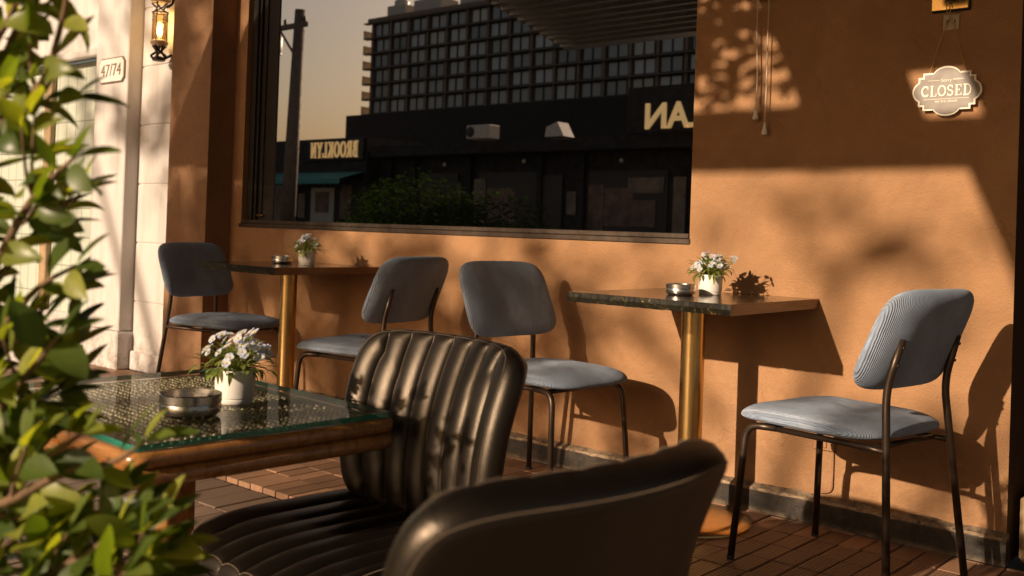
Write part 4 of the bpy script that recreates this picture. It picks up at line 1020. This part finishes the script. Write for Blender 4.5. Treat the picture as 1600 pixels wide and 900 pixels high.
for pts in BR:
    P_ = smoothpath([Vector(q) for q in pts], 6)
    bp = smoothpath([root+Vector((rg.uniform(-.03, .03), rg.uniform(-.03, .03), 0)), root.lerp(P_[0], 0.5)+Vector((-0.03, -0.02, 0.04)), P_[0]], 5)
    full = bp[:-1]+P_; n = len(full)
    tube(bb, full, [0.0075-0.0058*(i/n) for i in range(n)], 7, 0)
    leafy(P_, 0.021, 0.034, 0.060)
    for k in range(3):
        i = rg.randrange(2, len(P_)-3); d = (P_[i+1]-P_[i]).normalized(); x, y = frame_of(d); a = rg.uniform(0, 6.3)
        o = (x*math.cos(a)+y*math.sin(a)); s_ = P_[i]; ln = rg.uniform(0.04, 0.07)
        tw = smoothpath([s_, s_+(d*0.5+o*0.6)*ln*0.5, s_+(d*0.8+o*0.7+Vector((0, 0, 0.2)))*ln], 4)
        if tw[-1].x > -0.96 and tw[-1].z > 0.74: continue
        tube(bb, tw, [0.0028, 0.0026, 0.0024, 0.0022, 0.002, 0.0018, 0.0016, 0.0014, 0.0012], 5, 0); leafy(tw, 0.021, 0.04, 0.058)
# the dense body of the shrub
BODY = [((-1.09, -2.80, 0.58), (0.10, 0.06, 0.09), 26), ((-1.02, -2.775, 0.555), (0.07, 0.06, 0.07), 20), ((-1.14, -2.83, 0.74), (0.06, 0.05, 0.10), 18), ((-1.15, -2.87, 1.12), (0.05, 0.05, 0.12), 12), ((-1.18, -2.84, 0.92), (0.05, 0.05, 0.10), 10)]
for c0, rr_, cnt in BODY:
    for k in range(cnt):
        c = Vector(c0)+Vector((rg.uniform(-1, 1)*rr_[0], rg.uniform(-1, 1)*rr_[1], rg.uniform(-1, 1)*rr_[2]))
        d = Vector((rg.uniform(-0.4, 1), rg.uniform(-0.7, 0.7), rg.uniform(-0.2, 0.9))).normalized(); ln = rg.uniform(0.05, 0.09)
        tw = smoothpath([c-d*ln*0.5, c+Vector((0, 0, 0.006)), c+d*ln*0.5], 4); tube(bb, tw, 0.0014, 5, 0); leafy(tw, 0.022, 0.030, 0.057)
for k in range(110):
    u = rg.random()
    c = Vector((-1.225+rg.uniform(-0.09, 0.08), -2.885+rg.uniform(-0.10, 0.06), 0.40+0.80*rg.random()))
    if k < 22: c = Vector((-1.66+rg.uniform(-0.2, 0.2), -2.85+rg.uniform(-0.08, 0.08), 0.78+0.14*rg.random()))  # unseen leaf cluster placed to shade the lower leather backrest
    d = Vector((rg.uniform(-0.3, 1), rg.uniform(-0.8, 0.8), rg.uniform(-0.2, 0.9))).normalized(); ln = rg.uniform(0.07, 0.13)
    tw = smoothpath([c-d*ln*0.5, c+Vector((0, 0, 0.01)), c+d*ln*0.5], 4)
    tube(bb, tw, 0.0018, 5, 0); leafy(tw, 0.023, 0.032, 0.056)
off = Matrix.Translation((1.32, 3.0, 0.012))
tube(bb, [(-1.32, -3.0, 0.10), root], [0.018, 0.012], 8)
for q in (lb, bb): bmesh.ops.transform(q, matrix=off, verts=q.verts)
obj('foliage', lb, M['leaf'], sh); obj('branches', bb, M['bark'], sh)
b = NB(); lathe(b, [(0, 0.0), (0.10, 0.0), (0.11, 0.01), (0.135, 0.20), (0.145, 0.20), (0.145, 0.225), (0.13, 0.225), (0.125, 0.19), (0, 0.19)], 32); autosmooth(obj('planter', b, M['sock'], sh), 40)

# ================================================================== across the street (seen in the window)
def building(name, label, loc): return thing(name, label, 'building', loc)
# apartment tower
TYY = -105.0
tw = building('apartment_tower', 'tall brown apartment block with rows of windows mirrored in the glass', (-90, TYY, 0))
b = NB(); box(b, -34.5, 34, -16, 0, -0.2, 33.6, 0); box(b, -34.9, 34.4, -16.3, 0.5, 33.6, 34.4, 0); obj('wall', b, M['twr'], tw)
b = NB(); box(b, -36.5, 42, 0.02, 3.0, -0.2, 18.6, 0); obj('podium', b, M['dgrey'], tw)
b = NB(); fl = [18.9+2.45*k for k in range(7)]
for z in fl: box(b, -35.4, 34.2, 0.01, 0.9, z-0.14, z+0.08, 0)
obj('floor_slabs', b, M['twrg'], tw)
NC = 16; cw = 4.15
wm = None; rg2 = random.Random(4)
wb_ = NB(); wd, hh = 3.3, 1.95
quad(wb_, [(-wd/2, 0.06, 0), (-wd/2, 0.06, hh), (-0.01, 0.06, hh), (-0.01, 0.06, 0)], 0); quad(wb_, [(0.01, 0.06, 0), (0.01, 0.06, hh), (wd/2, 0.06, hh), (wd/2, 0.06, 0)], 0)
for x in (-wd/2, 0, wd/2): box(wb_, x-0.09, x+0.09, 0.0, 0.2, 0, hh, 1)
for z in (0, hh): box(wb_, -wd/2, wd/2, 0.0, 0.21, z-0.08, z+0.08, 1)
first = obj('window', wb_, [M['wglass'], M['frame']], tw)
for r_ in range(6):
    for c_ in range(NC):
        o = first if r_ == 0 and c_ == 0 else first.copy()
        if o is not first: COL.objects.link(o); o.parent = tw
        o.location = (-31.6+c_*cw+rg2.uniform(-0.25, 0.25), 0.01, fl[r_]+0.24)
for r_ in range(6):
    b = NB(); box(b, -36.0, -34.52, -2.6, 0.4, fl[r_]+0.1, fl[r_]+0.25); box(b, -36.0, -35.9, -2.6, 0.4, fl[r_]+0.25, fl[r_]+1.5); obj('balcony', b, M['lite'], tw)
b = NB()
for c_ in range(NC+1): box(b, -33.68+c_*cw-0.22, -33.68+c_*cw+0.22, 0.01, 0.45, 18.7, 33.58)
obj('piers', b, M['twr'], tw)
for x, wd, h in ((-30, 4.2, 2.0), (-23, 6.0, 2.2), (-14, 4.0, 1.8)):
    b = NB(); box(b, x-wd/2, x+wd/2, -5, -1, 34.4, 34.4+h, 0, 0.1); lathe(b, [(1.2, 34.4+h), (1.2, 35.4+h), (0.4, 36+h), (0, 36+h)], 16, (x-0.8, -3, 0)); obj('roof_tank', b, M['acm'], tw)
b = NB(); box(b, -34, 34, -8, -6, 34.4, 35.6); obj('roof_parapet', b, M['twr'], tw)
# shop row
sr = building('shop_row', 'low dark shop row with a signboard reading BROOKLYN mirrored in the glass', (-25, -20, 0))
b = NB(); box(b, -13, -1.9, -6, 0, -0.1, 4.08); obj('wall', b, M['dgrey'], sr)
b = NB(); box(b, -1.88, 12, -6, -0.6, -0.1, 3.70); box(b, -1.6, 12, -0.599, 0.12, 3.36, 3.72); obj('flat_roof', b, M['dgrey'], sr)
b = NB(); box(b, -5.1, -2.0, 0.01, 0.1, 3.28, 4.06, 0, 0.02); sb = obj('signboard', b, M['black'], sr)
b = NB(); serif(b, 'BROOKLYN', 0.56, wall_m(-3.55, 0.102, 3.66, True), 0.70, 0.06, 0, 0.08); obj('lettering', b, M['goldglow'], sb)
for x, z0, z1, wd in ((-11.6, 0.4, 2.4, 1.5), (-9.4, 0.4, 2.4, 1.4), (-6.6, 0.4, 2.4, 1.6), (-4.2, 0.5, 2.3, 1.3)):
    b = NB(); box(b, x-wd/2, x+wd/2, 0.005, 0.05, z0, z1); f_ = obj('shop_window', b, M['wglass'], sr)
    b = NB(); box(b, x-wd*0.3, x+wd*0.3, 0.052, 0.06, z0+0.9, z1-0.15); obj('poster', b, M['poster'], f_)
for x, wd in ((1.0, 2.0), (4.2, 2.6), (8.6, 2.8)):
    b = NB(); box(b, x-wd/2, x+wd/2, -0.595, -0.55, 0.3, 2.8); f_ = obj('shop_window', b, M['frame'], sr)
    b = NB(); box(b, x-wd*0.35, x+wd*0.1, -0.548, -0.54, 1.2, 2.3); obj('poster', b, M['poster'], f_)
for x, z0, z1, wd, m_, y in ((2.1, 1.1, 2.5, 0.16, 'poster', -0.54), (3.0, 0.9, 2.6, 0.5, 'lite2', -0.54), (5.9, 0.4, 2.7, 0.9, 'frame', -0.53), (6.7, 1.5, 2.2, 0.35, 'lite2', -0.54), (7.6, 1.0, 2.4, 0.55, 'poster', -0.54), (9.3, 2.15, 2.6, 1.2, 'lite2', -0.54), (9.2, 1.2, 1.95, 0.9, 'poster', -0.54), (10.4, 0.8, 2.6, 0.4, 'lite2', -0.54), (-8.2, 1.5, 2.3, 0.7, 'lite2', 0.03), (-10.6, 1.1, 2.0, 0.5, 'poster', 0.03), (-5.4, 1.2, 2.1, 0.4, 'lite2', 0.03), (-2.9, 1.2, 2.4, 0.6, 'poster', 0.03)):
    b = NB(); box(b, x-wd/2, x+wd/2, y, y+0.03, z0, z1, 0, 0.01); obj('notice_board', b, M[m_], sr)
for x in (-1.2, 0.0, 2.55, 5.5, 7.1, 10.9):
    b = NB(); box(b, x-0.09, x+0.09, -0.598, -0.42, -0.06, 3.358); obj('shopfront_post', b, M['dgrey'], sr)
for x, z in ((1.6, 3.0), (5.0, 3.05), (8.6, 3.0)):
    b = NB(); lathe(b, [(0.0, 0.0), (0.05, 0.02), (0.06, 0.08), (0.02, 0.13), (0, 0.13)], 12, (x, -0.3, z)); obj('ceiling_lamp', b, M['lite'], sr)
for (x, z, wd, lab) in ((3.9, 3.72, 0.95, 0), (6.9, 3.72, 0.6, 1)):
    t = thing('air_conditioner', ['pale boxy air conditioner on the flat shop roof, in the window reflection', 'small tilted pale cowl on the flat shop roof, in the window reflection'][lab], 'air conditioner', (-25+x, -19.6, z))
    b = NB()
    if lab == 0:
        box(b, -wd/2, wd/2, -0.25, 0.25, 0.04, 0.46, 0, 0.02); obj('casing', b, M['acm'], t)
        b = NB(); lathe(b, [(0.17, 0), (0.16, 0.012), (0, 0.012)], 20); bmesh.ops.transform(b, matrix=Matrix.Translation((-0.3, 0.251, 0.25)) @ Matrix.Rotation(R(-90), 4, 'X'), verts=b.verts); obj('fan_grille', b, M['frame'], t)
    else:
        prism(b, [(-0.35, 0), (0.35, 0), (0.1, 0.42), (-0.3, 0.28)], -0.25, 0.25, 0, 'XZ'); obj('casing', b, M['acm'], t)
        b = NB(); box(b, -0.2, 0.2, -0.2, 0.2, -0.0, 0.02); obj('mount', b, M['frame'], t)
bd = thing('billboard', 'dark roof billboard with gold letters LAN at the window edge', 'billboard', (-12.6, -19.5, 3.72))
b = NB(); box(b, -3.1, 3.2, -0.15, 0, 0.0, 1.25, 0, 0.02); obj('board', b, M['dgrey'], bd)
b = NB(); textmesh(b, 'LAN', 0.95, wall_m(-1.62, 0.03, 0.40, True), 0.06, bold=0.02); obj('lettering', b, M['goldglow'], bd)  # gold letters, brightened by a faint added glow
b = NB()
for x in (-2.5, 2.5): tube(b, [(x, -0.2, 0.0), (x, -0.2, 1.1)], 0.05, 8)
obj('prop', b, M['frame'], bd)
aw = thing('shop_awning', 'faded teal canvas awning below the BROOKLYN sign', 'awning', (-29.6, -20, 2.5))
b = NB()
for i in range(16):
    x0, x1 = -2.6+0.325*i, -2.6+0.325*(i+1); quad(b, [(x0, 0.02, 0.36), (x1, 0.02, 0.36), (x1, 1.1, 0.06), (x0, 1.1, 0.06)]); quad(b, [(x0, 1.1, 0.06), (x1, 1.1, 0.06), (x1, 1.1, -0.10), ((x0+x1)/2, 1.1, -0.14), (x0, 1.1, -0.10)])
obj('canvas', b, M['teal'], aw)
b = NB()
for x in (-2.55, 2.55): tube(b, [(x, 0.02, 0.1), (x, 1.08, 0.04)], 0.025, 6)
obj('bracket_arm', b, M['frame'], aw)
# utility pole
up = thing('utility_pole', 'leaning utility pole with a crossarm, reflected at the left of the window', 'utility pole', (-21.3, -12.5, -0.2))
b = NB(); tube(b, [(0, 0, 0), (0.27, 0, 6.6)], [0.21, 0.14], 14); obj('pole', b, M['pole'], up)
b = NB(); box(b, -0.85, 0.55, -0.05, 0.05, 6.15, 6.28, 0, 0.01); tube(b, [(-0.55, 0, 6.15), (0.2, 0.0, 5.35)], 0.035, 6); obj('crossarm', b, M['pole'], up)
for x in (-0.75, -0.35, 0.45):
    b = NB(); lathe(b, [(0.02, 0), (0.05, 0.03), (0.03, 0.07), (0.055, 0.1), (0, 0.16)], 10, (x, 0, 6.28)); obj('insulator', b, M['frame'], up)
b = NB(); lathe(b, [(0, 0), (0.16, 0), (0.17, 0.05), (0.17, 0.45), (0.12, 0.5), (0, 0.5)], 16, (-0.72, 0, 5.55)); obj('transformer', b, M['frame'], up)

def leaf_cloud(bm, c, rad, n, lmin, lmax, seed, shell=0.35, squash=0.0):
    rg = random.Random(seed); c = Vector(c)
    for i in range(n):
        d = Vector((rg.gauss(0, 1), rg.gauss(0, 1), rg.gauss(0, 1))).normalized()
        if squash and d.z < -squash: d.z = -squash
        r = rg.random()**shell
        lump = 1+0.16*math.sin(d.x*5.1+seed)+0.14*math.sin(d.y*6.3+d.z*4+seed*2)
        p = c+Vector((d.x*rad[0], d.y*rad[1], d.z*rad[2]))*r*lump; s = rg.uniform(lmin, lmax)
        q = (d+Vector((rg.uniform(-1, 1), rg.uniform(-1, 1), rg.uniform(-0.6, 1)))).normalized()
        x, y = frame_of(q)
        a, b2, c2, e = p-x*s*0.5, p+y*s*0.22+q*s*0.05, p+x*s*0.5, p-y*s*0.22+q*s*0.05
        vs3 = [bm.verts.new(v) for v in (a, b2, c2, e)]; bm.faces.new(vs3)
hd = thing('round_hedge', 'wide round dark green hedge reflected low in the window', 'hedge', (-13.4, -9.7, -0.2))
b = NB(); leaf_cloud(b, (0, 0, 0.95), (2.55, 1.0, 1.12), 9000, 0.07, 0.13, 3, 0.3); leaf_cloud(b, (0.9, 0.2, 0.75), (1.6, 0.9, 0.9), 3500, 0.07, 0.13, 8, 0.3); obj('foliage', b, M['leaf2'], hd)
b = NB()
for k in range(7): tube(b, [(-1.5+k*0.5, 0, 0), (-1.5+k*0.52, 0.1, 0.8)], [0.04, 0.015], 6)
obj('stem', b, M['bark'], hd)
# street trees on the far pavement: their leaves dapple the cafe front
def tree(name, label, loc, blobs, leaf, seed, trunk_h):
    t = thing(name, label, 'tree', loc, 0, 'street trees on the far pavement'); b = NB(); rg = random.Random(seed)
    tube(b, smoothpath([(0, 0, 0), (0.05, 0.03, trunk_h*0.5), (-0.03, 0, trunk_h)], 5), [0.17-0.006*i for i in range(11)], 10)
    for c, rad, n in blobs: tube(b, smoothpath([(-0.03, 0, trunk_h*0.92), (c[0]*0.5, c[1]*0.5, (trunk_h+c[2])*0.5-0.1), c], 4), [0.07-0.006*i for i in range(9)], 7)
    obj('trunk', b, M['bark'], t); b = NB()
    for i, (c, rad, n) in enumerate(blobs): leaf_cloud(b, c, rad, n, leaf*0.7, leaf*1.3, seed+i, 0.55)
    obj('crown', b, M['leaf2'], t)
tree('street_tree', 'tall street tree on the far pavement, dense crown, shading the pilaster', (-7.12, -14.2, -0.06),
     [((-0.3, 0, 7.0), (0.75, 0.6, 0.8), 420), ((0.3, 0.2, 5.9), (0.8, 0.6, 0.6), 600), ((-0.2, 0, 5.0), (0.6, 0.5, 0.5), 180), ((1.3, 0, 5.55), (0.9, 0.6, 0.55), 580), ((-1.5, 0, 6.7), (0.8, 0.5, 0.7), 120), ((2.4, 0, 5.35), (0.7, 0.5, 0.5), 170), ((1.0, 0, 4.95), (0.9, 0.5, 0.3), 130)], 0.20, 11, 4.3)
tree('street_tree', 'tall street tree on the far pavement, thin crown, over the right end', (-3.92, -14.0, -0.06),
     [((-0.7, 0, 5.75), (0.8, 0.5, 0.35), 60), ((0.5, 0.1, 5.9), (0.7, 0.4, 0.2), 30), ((1.0, 0.1, 5.35), (0.6, 0.4, 0.2), 16)], 0.20, 31, 4.4)
vp = thing('gap_leaf_screen', 'unseen leaf screen added over the gap in the canopy boards to spot the sunlight', 'plant', (-2.39, -3.06, 2.77))  # added out of view, breaks sun through the canopy gap into spots
b = NB(); leaf_cloud(b, (0, 0, 0.03), (0.58, 0.98, 0.05), 1000, 0.06, 0.11, 6, 0.5); obj('foliage', b, M['leaf2'], vp)
b = NB(); tube(b, smoothpath([(-0.4, -0.6, 0.0), (-0.1, -0.1, 0.03), (0.1, 0.3, 0.02), (0.35, 0.6, 0.0)], 5), 0.008, 6); obj('stem', b, M['bark'], vp)
